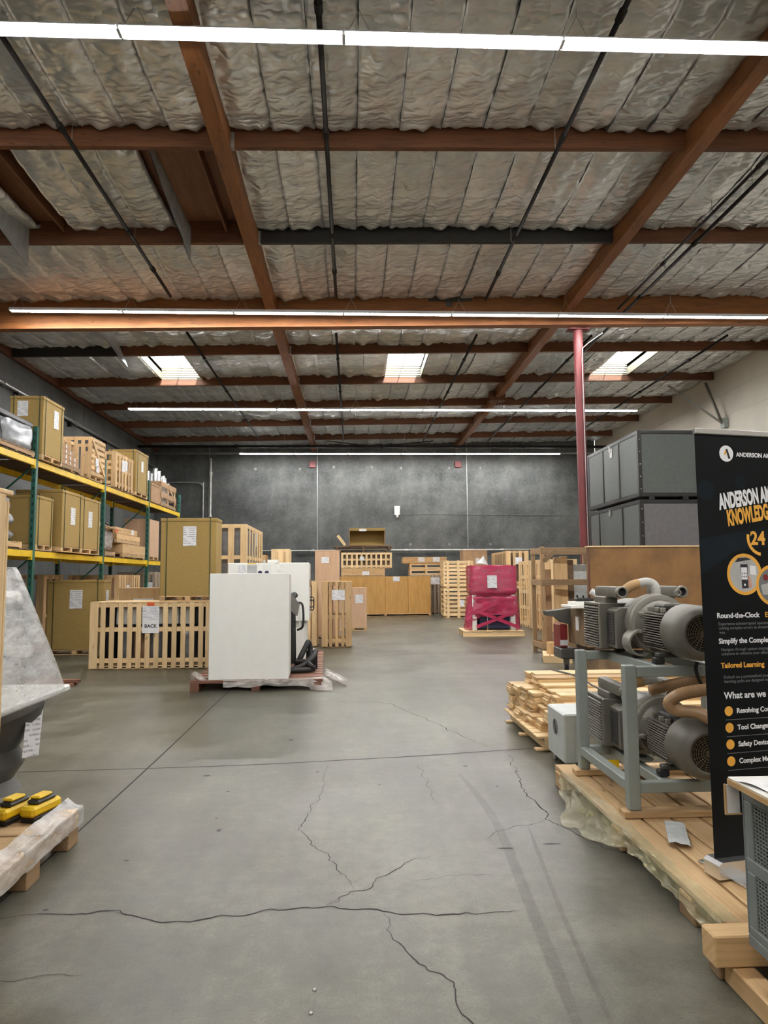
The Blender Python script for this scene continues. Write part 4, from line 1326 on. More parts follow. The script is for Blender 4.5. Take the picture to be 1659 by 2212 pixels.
crate('lower crate hidden behind the red machine, under striped one', 5.62, 6.45, 26.0, 28.8, 0, 1.25, 'pine', 4, 12, 0.12, (0, 1), 'FRLB', 0.1)
crate('pine crate with many narrow slats behind the red machine', 5.62, 6.45, 26.0, 28.8, 1.252, 2.55, 'pine', 4, 10, 0.11, (0, 1), 'FRLB', 0.1, '', 0, None, (('F', 0.55, 0.72, 0.25, 0.25),), wide=1.5, inner='kraft_dark', th=0.011)
for k, (y0, y1) in enumerate(((20.5, 21.9), (22.0, 23.4))):
    crate(('nearer', 'farther')[k] + ' tall four tier slatted crate beside the red wrapped machine', 5.46, 6.5, y0, y1, 0, 2.10, 'pine_pale', 5, 5, 0.105, (0, 0.26, 0.52, 0.76, 1), 'FRLB', 0.08, '', 0, 'four tier crates', feet='R', rw=0.10, wide=1.2, th=0.011)

def copy_tree(o, parent=None):
    c = o.copy()
    COL.objects.link(c)
    c.parent = parent
    for ch in list(o.children):
        copy_tree(ch, c)
    return c

# ------------------------------------------------------------------ white machine on its pallet
ang = math.radians(2.2)
ox, oy = -1.40, 10.45
def R2(x, y):
    return (ox + x * math.cos(ang) - y * math.sin(ang), oy + x * math.sin(ang) + y * math.cos(ang))
t = thing('skid_pallet', 'long reddish skid pallet under the white machine cabinets', 'pallet', (*R2(0, 0), 0), ang)
for i in range(14):
    y = 0.03 + i * 0.30
    bd(t, 'deck_board', 'red_wood', -0.93, 0.96, y, y + 0.24, 0.112, 0.15)
for x in (-0.86, 0.0, 0.88):
    bd(t, 'runner', 'red_wood', x - 0.06, x + 0.06, 0.0, 4.2, 0.0, 0.11)
t = thing('white_cabinet', 'tall white machine cabinet front panel facing down the hall', 'machine', (*R2(-0.095, 0.06), 0.152), ang)
bd(t, 'front_panel', 'white', -0.58, 0.565, 0, 0.03, 0.0, 1.525, 0.008)
bd(t, 'side_panel', 'white2', 0.535, 0.565, 0.031, 0.62, 0.02, 1.51, 0.004)
bd(t, 'side_panel', 'white2', -0.58, -0.55, 0.031, 0.62, 0.02, 1.51, 0.004)
bd(t, 'top_panel', 'white', -0.549, 0.534, 0.031, 0.62, 1.48, 1.51, 0.004)
bd(t, 'back_frame', 'white2', -0.549, 0.534, 0.59, 0.62, 0.02, 1.479, 0.004)
g = G()
g.add([(0.57, 0.5, 1.22), (0.70, 0.62, 1.05), (0.66, 0.62, 0.86), (0.57, 0.5, 0.95), (0.57, 0.52, 1.22), (0.70, 0.64, 1.05), (0.66, 0.64, 0.86), (0.57, 0.52, 0.95)], [(0, 1, 2, 3), (7, 6, 5, 4), (0, 4, 5, 1), (1, 5, 6, 2), (2, 6, 7, 3), (3, 7, 4, 0)])
g.build('bent_bracket', 'steel', t)
t = thing('white_machine', 'white rear machine body with drawn up control top and side handle', 'machine', (*R2(0.02, 2.0), 0.152), ang)
bd(t, 'upper_body', 'white', -0.70, 0.70, 0, 0.95, 0.72, 1.72, 0.012)
bd(t, 'lower_body', 'white2', -0.70, 0.655, 0.06, 0.93, 0.02, 0.718, 0.01)
bd(t, 'ledge', 'white', 0.25, 0.70, -0.05, -0.001, 0.72, 0.78, 0.005)
bd(t, 'lower_door', 'white', 0.30, 0.62, 0.045, 0.058, 0.06, 0.68, 0.004)
bd(t, 'foot', 'white2', 0.66, 0.80, 0.1, 0.22, 0.0, 0.22, 0.01)
for dz in (0, 0.17):
    G().tube(spline([(0.70, 0.3 + dz * 0.4, 1.06 + dz * 0.3), (0.765, 0.3 + dz * 0.4, 1.05 + dz * 0.3), (0.765, 0.3 + dz * 0.4, 0.90 + dz * 0.3), (0.70, 0.3 + dz * 0.4, 0.89 + dz * 0.3)], 4), 0.011, 6).build('handle', 'black', t, True)
bd(t, 'latch', 'kraft', 0.701, 0.72, 0.2, 0.28, 1.3, 1.42)
for k in range(14):
    a = math.pi * (0.1 + 0.8 * k / 13)
    G().lathe([(0, 0.006), (0.003, 0.005)], (0.12 + 0.3 * math.cos(a), 0, 1.50 + 0.17 * math.sin(a)), (0, -1, 0), 6).build('screw', 'steel', t)
t2 = thing('control_panel', 'sloping white control panel box with switches and safety stickers', 'control panel', (*R2(0.10, 1.35), 0.152), ang)
g = G()
g.prism([(-0.62, 0), (0.12, 0), (0.12, 1.60), (0.08, 1.70), (-0.46, 1.70), (-0.54, 1.64), (-0.62, 1.45)], 0, 0.55)
g.build('housing', 'white', t2)
for x, w, m in ((-0.46, 0.13, 'print'), (-0.30, 0.16, 'ink_pale'), (-0.06, 0.15, 'white2'), (0.02, 0.0, 'print')):
    if w:
        sheet(t2, x, -0.004, 1.60, w, 0.14, 'F', m, 'sticker')
bd(t2, 'yellow_strip', 'yellow', -0.38, -0.23, -0.006, 0, 1.685, 1.70, 0)
for x in (-0.17, -0.06):
    G().lathe([(0, 0.035), (0.02, 0.033), (0.021, 0.018), (0.05, 0.016)], (x, 0, 1.545), (0, -1, 0), 14).build('rotary_switch', 'blue_dark', t2, True, auto=40)
G().tube([(-0.12, 0.2, 1.70), (-0.12, 0.2, 1.76)], 0.02, 8).build('lamp_stub', 'pvc', t2)
bd(t2, 'raised_box', 'white', -0.06, 0.26 - 0.145, 0.1, 0.4, 1.701, 1.76, 0.01)
sheet(t, -0.36, -0.004, 1.64, 0.17, 0.13, 'F', 'print', 'warning_sticker')
t = thing('ribbed_hose_bundle', 'black rubber hoses looped beside the white cabinet', 'hoses', (*R2(0.49, 1.0), 0.152), ang)
for pts, r in (([(0.0, -0.02, 0.12), (0.0, -0.05, 0.4), (-0.01, -0.02, 1.1), (0.02, 0.1, 1.18)], 0.05),
               ([(0.04, 0.1, 0.05), (0.1, -0.1, 0.18), (0.19, -0.05, 0.36), (0.24, 0.02, 0.44), (0.27, 0.05, 0.32), (0.28, 0, 0.2), (0.16, -0.05, 0.1)], 0.042),
               ([(0.05, -0.1, 0.16), (0.2, -0.15, 0.15), (0.28, -0.25, 0.1), (0.32, -0.2, 0.05), (0.2, -0.3, 0.045), (-0.02, -0.32, 0.045)], 0.042),
               ([(-0.02, -0.25, 0.05), (0.15, -0.22, 0.1), (0.3, -0.12, 0.2), (0.36, 0.05, 0.3)], 0.04),
               ([(0.05, 0.25, 1.05), (0.14, 0.1, 1.02), (0.15, 0.1, 0.7), (0.06, 0.2, 0.62)], 0.018)):
    G().tube(spline(pts, 9), r, 9).build('hose', 'rubber', t, True)
bd(t, 'sight_glass', 'white2', 0.085, 0.11, 0.06, 0.09, 0.68, 0.98, 0.004)
bd(t, 'valve_block', 'black', 0.2, 0.38, 0.1, 0.25, 0.0, 0.3, 0.01)

def cloth(name, label, cat, fn, nu, nv, mat, back=0.003):
    g = G().grid(fn, nu, nv)
    o = g.build(name, mat, None, True, fix=False)
    return tag(o, label, cat)
def f1(s, t):
    x = -0.45 + 1.55 * s
    ed = -0.02 if s < 0.78 else (s - 0.78) * 1.2
    wv = 0.02 * nz(x * 6, t * 2, 1) + 0.03 * nz(x * 2.3, t, 5)
    if t < 0.35:
        y, z = 0.05 - 0.07 * t / 0.35, 0.158 + 0.01 * abs(nz(x * 9, t * 8, 2))
    else:
        q = (t - 0.35) / 0.65
        fall = (0.09 + 0.05 * nz(x * 3.1, 0, 7)) * q if s < 0.8 else 0.145 * min(1, q * 1.6)
        y, z = -0.022 - 0.03 * q - max(0, wv) - (0.14 * q * max(0, s - 0.8) * 5), 0.158 - fall
    if s > 0.75:
        y += 0.3 * (s - 0.75) * 4 * (1 - t)
        if x > 0.985:
            z = max(0.006, z - (x - 0.985) * 0.9 + 0.02 * nz(x * 14, t * 5, 3))
    p = R2(x, y - abs(wv))
    return (p[0], p[1], max(0.005, z + (0.35 * wv if t > 0.4 else 0.1 * abs(wv))))
cloth('plastic_sheet', 'crumpled dusty plastic sheet draped over the front of the red skid', 'plastic sheet', f1, 60, 16, 'film_grey')
def f2(s, t):
    x, y = 0.99 + 0.32 * t, 0.25 + 0.9 * s
    z = 0.16 - 0.17 * t + 0.05 * abs(nz(x * 7, y * 6, 4))
    p = R2(x, y)
    return (p[0] + 0.05 * abs(nz(y * 4, x, 2)), p[1], max(0.005, z))
cloth('plastic_trail', 'pale plastic trailing on the floor from the skid corner', 'plastic sheet', f2, 18, 12, 'film_grey')
def f3(s, t):
    x, y = -0.95 + 0.24 * s, 0.02 + 0.35 * t
    p = R2(x, y)
    return (p[0], p[1], 0.156 + 0.16 * abs(nz(x * 5, y * 6, 8)) * (1 - s * 0.6))
cloth('plastic_heap', 'small plastic heap at the other corner of the red skid', 'plastic sheet', f3, 12, 10, 'film_grey')

# ------------------------------------------------------------------ red wrapped machine
t = thing('machine_pallet', 'new pine pallet under the red film wrapped machine', 'pallet', (3.82, 19.95, 0), math.radians(-2.5))
pallet_parts(t, -0.83, 0.83, -0.65, 0.65, 0.15, 'pine_pale', 8, 'y')
for q in (-1, 1):
    bd(t, 'bottom_board', 'pine_pale', -0.83, 0.83, q * 0.6 - 0.05, q * 0.6 + 0.05, 0.0, 0.0195)
t = thing('wrapped_machine', 'machine wrapped in translucent red film with a white sheet on front', 'machine', (3.86, 19.85, 0.152), math.radians(-1.5))
bd(t, 'upper_body', 'white2', -0.60, 0.60, -0.35, 0.5, 1.0, 1.72, 0.05)
bd(t, 'lower_cabinet', 'blue_dark', -0.38, 0.52, -0.15, 0.5, 0.02, 0.98, 0.02)
for sx in (-1, 1):
    bd(t, 'leg', 'white2', sx * 0.53 - 0.06, sx * 0.53 + 0.06, -0.3, 0.45, 0.0, 0.98, 0.01)
bd(t, 'drawer_front', 'pump_dark', -0.36, 0.50, -0.17, -0.151, 0.55, 0.9, 0.01)
for x in (-0.17, 0.45):
    G().tube([(x, -0.25, 0.0), (x, -0.22, 0.5)], 0.012, 6).build('support_rod', 'silver', t, True)
def redwrap(s, tt):
    a = 2 * math.pi * s
    c, d = math.cos(a), math.sin(a)
    k = (abs(c) ** 8 + abs(d) ** 8) ** (-1 / 8)
    z = 0.02 + 1.75 * tt
    w = 0.66 if z > 0.95 else 0.66 + 0.10 * (0.95 - z)
    pinch = 1 + 0.03 * nz(c * 3, d * 3, z * 2) - (0.05 if 0.92 < z < 1.02 else 0)
    x, y = c * k * w * pinch, d * k * 0.46 * pinch + 0.06
    if y < -0.2 and z < 0.95:
        y = y + 0.08 + 0.03 * nz(x * 5, z * 6, 1)
        if z < 0.32 + 0.18 * abs(x):
            y += 0.02
    z += 0.025 * nz(c * 4, d * 4, z * 3)
    return (x + 0.015 * nz(z * 7, s * 30, 2), y + 0.012 * nz(z * 9, s * 40, 6), max(0.006, z))
g = G().grid(redwrap, 64, 36)
g.add([(-0.64, -0.38, 1.745), (0.64, -0.38, 1.755), (0.64, 0.5, 1.76), (-0.64, 0.5, 1.75)], [(0, 1, 2, 3)])
V = g.v
# open the wrap low on the front, as it is torn there
keep = []
for f in g.f:
    cx = sum(V[i][0] for i in f) / len(f); cy = sum(V[i][1] for i in f) / len(f); cz = sum(V[i][2] for i in f) / len(f)
    if cy < -0.2 and cz < 0.50 - 0.35 * abs(cx - 0.1) and abs(cx) < 0.62 and cz < 0.42:
        continue
    keep.append(f)
g.f = keep
g.build('film_wrap', 'film_red', t, True, fix=False)
lump(t, 'film_crest', 'film_red', -0.66, 0.66, -0.44, 0.55, 1.55, 1.80, 0.05, 4, 5, 12, 5.0)
for p0, p1 in (((-0.5, -0.44, 0.10), (0.55, -0.44, 0.50)), ((0.6, -0.44, 0.10), (-0.45, -0.44, 0.52)), ((-0.62, -0.44, 0.45), (0.1, -0.45, 0.75))):
    bar(t, 'film_band', 'film_red', p0, p1, 0.006, 0.09, (0, 0, 1), 0)
def tail(s, tt):
    return (-0.62 - 0.16 * s, -0.40 + 0.03 * nz(s * 3, tt * 4, 1), 0.30 + 0.35 * tt * (1 - 0.55 * s) - 0.02 * s)
G().grid(tail, 8, 8).build('film_tail', 'film_red', t, True, fix=False)
sheet(t, -0.06, -0.455, 1.32, 0.26, 0.34, 'F', 'print')
t = thing('film_peak', 'white film bag peak poking above the red wrapped machine', 'film', (3.62, 19.9, 1.962))
G().lathe([(0, 0.16), (0.05, 0.13), (0.16, 0.05), (0.24, 0.008)], (0, 0, 0), (0.15, 0, 1), 9).build('film_cone', 'packet', t, False)

# ------------------------------------------------------------------ open frame crate with tall boards
t = thing('frame_crate', 'tall open crate frame of dark weathered timber holding upright boards', 'crate', (4.5, 14.65, 0))
W, D, Hh = 1.2, 0.85, 2.22
for sx in (-0.57, 0.57):
    for sy in (0.04, D - 0.04):
        bd(t, 'corner_post', 'pine_old', sx - 0.04, sx + 0.04, sy - 0.04, sy + 0.04, 0.0, Hh)
for z in (Hh - 0.14, 1.42, 0.12):
    bd(t, 'cross_rail', 'pine_old', -0.6, 0.6, -0.025, -0.001, z, z + 0.12)
    bd(t, 'cross_rail', 'pine_old', -0.6, 0.6, D + 0.001, D + 0.025, z, z + 0.12)
    for sx in (-0.611, 0.611):
        bd(t, 'side_rail', 'pine_old', sx - 0.01, sx + 0.01, 0.0, D, z, z + 0.12)
bar(t, 'corner_gusset', 'pine_old', (-0.55, -0.03, Hh - 0.3), (-0.3, -0.03, Hh - 0.06), 0.02, 0.1)
bd(t, 'floor_board', 'pine_old', -0.53, 0.53, 0.09, D - 0.09, 0.06, 0.1)
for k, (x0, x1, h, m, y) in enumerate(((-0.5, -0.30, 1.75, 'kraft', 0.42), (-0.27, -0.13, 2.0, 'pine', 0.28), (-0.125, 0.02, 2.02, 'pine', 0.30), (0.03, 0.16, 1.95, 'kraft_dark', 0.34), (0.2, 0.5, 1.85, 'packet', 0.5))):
    t = thing('upright_board', ['short brown board standing first in the timber frame', 'tall pine board standing in the timber frame', 'second tall pine board standing against the first', 'dark board standing inside the timber frame', 'wide grey plastic sheet standing in the timber frame'][k], 'board', (4.5 + (x0 + x1) / 2, 14.65 + y, 0.102), 0, 'upright boards in the frame')
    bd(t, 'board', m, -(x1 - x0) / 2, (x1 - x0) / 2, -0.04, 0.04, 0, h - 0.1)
t = thing('pallet_scrap', 'broken pallet corner on the floor below the dark wheeled machine', 'pallet', (3.82, 13.75, 0), math.radians(-14))
pallet_parts(t, -0.18, 0.35, -0.45, 0.45, 0.13, 'pine_pale', 4, 'y')
t = thing('wood_block', 'short pine post stub standing on the broken pallet corner', 'block', (3.80, 13.7, 0.132), 0.3)
bd(t, 'block', 'pine', -0.07, 0.07, -0.07, 0.07, 0, 0.22, 0.006)

# ------------------------------------------------------------------ big brown panel crate and the stacked cases behind it
t = thing('panel_crate', 'huge flat brown hardboard panel crate with a pale top edge', 'crate', (5.76, 13.0, 0))
bd(t, 'front_panel', 'hardboard', -1.40, 1.40, 0.0, 0.02, 0.05, 2.13)
for sx in (-1, 1):
    bd(t, 'side_panel', 'hardboard', sx * 1.39 - 0.01, sx * 1.39 + 0.01, 0.021, 0.199, 0.05, 2.13)
bd(t, 'back_panel', 'hardboard', -1.379, 1.379, 0.18, 0.198, 0.05, 2.13)
bd(t, 'lid_panel', 'pine_pale', -1.42, 1.42, -0.02, 0.22, 2.131, 2.16)
bd(t, 'edge_batten', 'red_wood', -1.43, -1.401, -0.01, 0.04, 0.05, 2.12)
for x in (-1.2, 0.0, 1.2):
    bd(t, 'foot', 'pine', x - 0.06, x + 0.06, 0.0, 0.45, 0, 0.049)
sheet(t, -0.82, -0.004, 0.12, 0.48, 0.22, 'F')
sheet(t, -0.92, -0.004, 0.40, 0.30, 0.10, 'F')

def black_case(z0, h, label, panels, pm, two=False):
    t = thing('shipping_case', label, 'case', (6.75, 15.65, z0), 0, 'grey shipping cases')
    w, d = 0.95, 1.55
    bd(t, 'front_panel', pm, -w + 0.06, w - 0.06, -d + 0.012, -d + 0.02, 0.12, h - 0.08)
    bd(t, 'back_panel', 'case_panel', -w + 0.06, w - 0.06, d - 0.02, d - 0.012, 0.12, h - 0.08)
    bd(t, 'lid_panel', 'case_panel', -w + 0.02, w - 0.02, -d + 0.02, d - 0.02, h - 0.03, h - 0.012)
    bd(t, 'base_panel', 'black', -w + 0.02, w - 0.02, -d + 0.02, d - 0.02, 0.05, 0.11)
    for sx in (-1, 1):
        for sy in (-1, 1):
            bd(t, 'corner_post', 'black', sx * (w - 0.035) - 0.04, sx * (w - 0.035) + 0.04, sy * (d - 0.035) - 0.04, sy * (d - 0.035) + 0.04, 0.06, h)
        for z in (0.06, h - 0.075):
            bd(t, 'side_rail', 'black', sx * (w - 0.02) - 0.022, sx * (w - 0.02) + 0.022, -d + 0.076, d - 0.076, z, z + 0.075)
    for sy in (-1, 1):
        for z in (0.06, h - 0.075):
            bd(t, 'end_rail', 'black', -w + 0.076, w - 0.076, sy * (d - 0.02) - 0.022, sy * (d - 0.02) + 0.022, z, z + 0.075)
    for sx in (-0.7, 0, 0.7):
        bd(t, 'skid_foot', 'black', sx - 0.06, sx + 0.06, -d, d, 0, 0.059)
    ys = np.linspace(-d + 0.07, d - 0.07, len(panels) + 1)
    if two:
        ys = [-d + 0.07, -0.6, 0.85, d - 0.07]
    for i in range(len(ys) - 1):
        a, b = ys[i], ys[i + 1]
        bd(t, 'side_panel', 'case_panel', -w + 0.004, -w + 0.018, a + 0.01, b - 0.01, 0.14, h - 0.08)
        bd(t, 'side_panel', 'case_panel', w - 0.018, w - 0.004, a + 0.01, b - 0.01, 0.14, h - 0.08)
        if i:
            for sx in (-1, 1):
                bd(t, 'divider', 'black', sx * (w - 0.01) - 0.02, sx * (w - 0.01) + 0.02, a - 0.03, a + 0.03, 0.13, h - 0.07)
    ym = (ys[1] + ys[2]) / 2
    l = bd(t, 'latch', 'steel', -w - 0.03, -w - 0.011, ym - 0.06, ym + 0.02, h - 0.2, h - 0.06, 0.005)
    for k in range(5):
        bd(t, 'corner_rivet', 'silver', -w + 0.02, -w + 0.045, -d - 0.012, -d - 0.004, 0.2 + k * (h - 0.4) / 4, 0.222 + k * (h - 0.4) / 4, 0.003)
    return t
cs = black_case(3.145, 1.42, 'topmost grey panel case with black frame, three equal side panels', 'abc', 'case_panel')
sheet(cs, -0.957, -0.05, 1.2, 0.14, 0.2, 'L', 'paper', 'small_tag')
cs = black_case(1.645, 1.495, 'second grey case down, lilac end panel and unequal side panels', 'abc', 'case_panel2', True)
text(cs, '2', 0.3, 'red_enamel', (-0.949, 1.42, 0.62), 'painted_number', 0.0, rot=(math.pi / 2, 0, -math.pi / 2))
cs = black_case(0.0, 1.64, 'lowest grey case on the floor, behind the brown panel crate', 'abc', 'case_panel')

# ------------------------------------------------------------------ brown wheeled machine with cables on top
t = thing('wheeled_machine', 'brown wheeled machine with a paper label on its side panel', 'machine', (3.62, 11.0, 0))
bd(t, 'cabinet', 'brown_machine', 0.0, 0.60, 0.0, 1.0, 0.50, 1.10, 0.012)
bd(t, 'base_box', 'brown_machine', 0.12, 0.72, -0.1, 0.95, 0.10, 0.42, 0.01)
bd(t, 'base_recess', 'dark_wood', 0.10, 0.58, 0.0, 0.9, 0.421, 0.499)
sheet(t, -0.002, 0.50, 0.84, 0.16, 0.22, 'L', 'paper', 'label_sheet')
g = G()
g.prism([(-0.40, 1.02), (0.0, 1.07), (0.0, 0.80), (-0.12, 0.83), (-0.22, 0.92), (-0.38, 0.95)], 0.85, 1.10)
g.build('side_bracket', 'pump_dark', t)
bd(t, 'red_cover', 'red_enamel', -0.17, -0.045, 0.9, 1.3, 0.42, 0.80, 0.01)
sheet(t, -0.11, 0.897, 0.50, 0.13, 0.09, 'F', 'print', 'warning_sticker')
bd(t, 'dark_sump', 'pump_dark', -0.18, 0.1, 0.8, 1.3, 0.24, 0.415, 0.02)
for x, y in ((-0.02, 1.1), (0.2, 0.02), (0.62, 0.1), (0.55, 0.88)):
    G().lathe([(-0.025, 0.05), (-0.02, 0.06), (0.02, 0.06), (0.025, 0.05)], (x, y, 0.06), (1, 0, 0), 14).build('caster_wheel', 'rubber', t, True, auto=40)
    bd(t, 'caster_fork', 'steel', x - 0.045, x + 0.045, y - 0.03, y + 0.03, 0.125, 0.24 if x < 0 else 0.099 + 0.03)
    for s in (-1, 1):
        bd(t, 'caster_fork', 'steel', x + s * 0.038 - 0.004, x + s * 0.038 + 0.004, y - 0.02, y + 0.02, 0.05, 0.1245)
t = thing('white_tray', 'white flat tray lying on top of the brown wheeled machine', 'tray', (3.72, 11.3, 1.102))
bd(t, 'tray_base', 'white', -0.33, 0.35, -0.24, 0.3, 0, 0.045, 0.006)
bd(t, 'tray_step', 'white', -0.22, 0.35, -0.2, 0.3, 0.046, 0.10, 0.006)
t = thing('black_cables', 'tangle of black cables and plugs on the white tray', 'cables', (3.72, 11.3, 1.204))
for k in range(5):
    pts = [(-0.22 + 0.1 * k + 0.14 * nz(k, j, 1), 0.1 + 0.12 * nz(j, k, 3), 0.03 + 0.12 * abs(nz(k * 2.3, j * 1.1, 5))) for j in range(5)]
    G().tube(spline(pts, 5), 0.013, 6).build('cable', 'black', t, True)
bd(t, 'plug', 'black', -0.16, 0.12, 0.0, 0.16, 0.0, 0.05, 0.01)
G().tube([(0.12, 0.14, 0.16), (0.3, 0.1, -0.07 + 0.12)], 0.05, 10).build('grey_boot', 'packet', t, True, auto=40)

# ------------------------------------------------------------------ stack of lumber
t = thing('lumber_pallet', 'long pine pallet below the loose stack of thin boards', 'pallet', (1.68, 6.62, 0))
pallet_parts(t, 0.0, 2.6, 0.0, 1.45, 0.14, 'pine_pale', 8, 'x')
rows = 7
ORD12 = ORD + ['eighth', 'ninth', 'tenth', 'eleventh', 'twelfth', 'thirteenth', 'fourteenth', 'fifteenth', 'sixteenth', 'seventeenth', 'eighteenth', 'nineteenth', 'twentieth', 'twenty first', 'twenty second']
TOPZ = []
for r in range(rows):
    y0 = 6.64 + r * 0.205
    z = 0.142
    zmax = [0.40, 0.47, 0.47, 0.50, 0.545, 0.545, 0.53][r]
    l = 0
    while z < zmax:
        h = (0.021, 0.021, 0.027)[rnd.randrange(3)]
        bun = 0 if z < 0.22 else 1 if z < 0.32 else 2 if z < 0.43 else 3
        base = ([1.86, 1.74, 1.70, 1.72], [1.80, 1.86, 1.76, 1.74], [1.98, 1.90, 1.78, 1.72], [2.05, 1.96, 1.90, 1.92])[bun][(r + 1) // 2]
        x0 = base + rnd.uniform(-0.012, 0.02) + (0.03 if r % 2 else 0)
        L = 2.3 - (x0 - 1.7) + 0.25 * ((bun + r) % 2)
        o = bd(None, 'lumber_board', 'pine_pale' if rnd.random() < 0.75 else 'pine', x0, x0 + L, y0 + 0.002, y0 + 0.2, z, z + h - 0.001, 0.0025)
        tag(o, 'pine board, %s layer up in the %s row of the lumber stack' % (ORD12[l], ORD[r]), 'board', 'boards of the lumber stack')
        z += h
        l += 1
    TOPZ.append(z)
t = thing('lumber_strap', 'black strap lying across the top of the lumber stack', 'strap', (2.2, 6.9, 0))
G().tube([(-0.02 + 0.05 * (6 - r), 6.74 + r * 0.205 - 6.9, max(TOPZ[max(r - 1, 0):r + 2]) + 0.012) for r in range(6, -1, -1)], 0.009, 5).build('strap_band', 'black', t)

# ------------------------------------------------------------------ small chiller on casters
t = thing('chiller_box', 'small pale grey chiller on casters with a round fan grille', 'chiller', (1.72, 5.90, 0))
bd(t, 'cabinet', 'chiller', 0.0, 0.42, 0.0, 0.5, 0.075, 0.475, 0.012)
bd(t, 'door_panel', 'chiller', 0.09, 0.40, -0.012, -0.001, 0.09, 0.41, 0.004)
bd(t, 'door_handle', 'black', 0.13, 0.165, -0.018, -0.0125, 0.20, 0.30, 0.004)
sheet(t, 0.17, -0.0145, 0.375, 0.10, 0.035, 'F', 'print', 'name_plate')
G().lathe([(0, 0.068), (0.004, 0.068), (0.004, 0.06), (0.001, 0.06)], (-0.0005, 0.25, 0.33), (-1, 0, 0), 24, cap=False).build('fan_rim', 'steel', t, True, auto=40)
G().lathe([(0, 0.06), (0.001, 0.06)], (-0.0005, 0.25, 0.33), (-1, 0, 0), 24).build('fan_cavity', 'hole', t)
for k in range(4):
    G().lathe([(0.002, 0.016 + 0.012 * k), (0.005, 0.016 + 0.012 * k), (0.005, 0.013 + 0.012 * k), (0.002, 0.013 + 0.012 * k)], (0, 0.25, 0.33), (-1, 0, 0), 20, cap=False).build('guard_ring', 'steel', t)
V = G()
for k in range(13):
    a = 2 * math.pi * k / 12
    V.tube([(0.21 - 0.022 * math.cos(a) - 0.0, 0.25 + 0.0, 0.506 + 0.026 * math.sin(a)), (0.21 - 0.022 * math.cos(a + 0.55), 0.25, 0.506 + 0.026 * math.sin(a + 0.55))], 0.005, 6)
V.build('lifting_eye', 'steel', t)
for x in (0.05, 0.37):
    for y in (0.05, 0.45):
        G().lathe([(-0.012, 0.026), (-0.009, 0.03), (0.009, 0.03), (0.012, 0.026)], (x, y, 0.03), (1, 0, 0), 14).build('caster_wheel', 'steel', t, True, auto=40)
        bd(t, 'caster_fork', 'steel', x - 0.02, x + 0.02, y - 0.015, y + 0.015, 0.061, 0.074)

# ------------------------------------------------------------------ pump skid
t = thing('pump_pallet', 'long pine pallet carrying the pump frame and the banner', 'pallet', (1.55, 2.98, 0))
n = 8
for i in range(n):
    a = i * 1.42 / n
    bd(t, 'deck_board', 'pine', a + 0.008, a + 1.42 / n - 0.008, 0.0, 2.64, 0.118, 0.15)
for y in (0.45, 1.35, 2.55):
    bd(t, 'cross_board', 'pine', 0.0, 1.42, y - 0.06, y + 0.06, 0.096, 0.117)
    for x in (0.06, 0.7, 1.36):
        bd(t, 'foot_block', 'pine_old' if y < 2 else 'pine', x - 0.055, x + 0.055, y - 0.08, y + 0.08, 0, 0.095, 0.005)
for k, y in enumerate((4.40, 5.33)):
    o = thing('timber_bearer', ['pine bearer under the front posts of the pump frame', 'pine bearer under the rear posts of the pump frame'][k], 'timber', (2.26, y, 0.152), 0, 'bearers under the pump frame')
    bd(o, 'beam', 'pine', -0.64, 0.64, -0.05, 0.05, 0, 0.04, 0.004)
t = thing('pump_stand', 'grey square tube frame holding two vacuum pumps one above another', 'frame', (1.695, 4.40, 0.194))
S = 0.036
for x in (0.0, 0.95):
    for y in (0.0, 0.93):
        bd(t, 'post', 'frame_grey', x - S, x + S, y - S, y + S, 0, 0.86, 0.005)
for z in (0.10, 0.789):
    for y in (0.0, 0.93):
        bd(t, 'cross_rail', 'frame_grey', S + 0.001, 0.95 - S - 0.001, y - S * 0.9, y + S * 0.9, z, z + 0.062, 0.004)
    for x in (0.22, 0.56):
        bd(t, 'pump_rail', 'frame_grey', x - S * 0.9, x + S * 0.9, S, 0.93 - S, z - 0.001, z + 0.061, 0.004)
for x in (0.0, 0.95):
    bd(t, 'side_rail', 'frame_grey', x - S * 0.9, x + S * 0.9, S + 0.001, 0.93 - S - 0.001, 0.10, 0.162, 0.004)

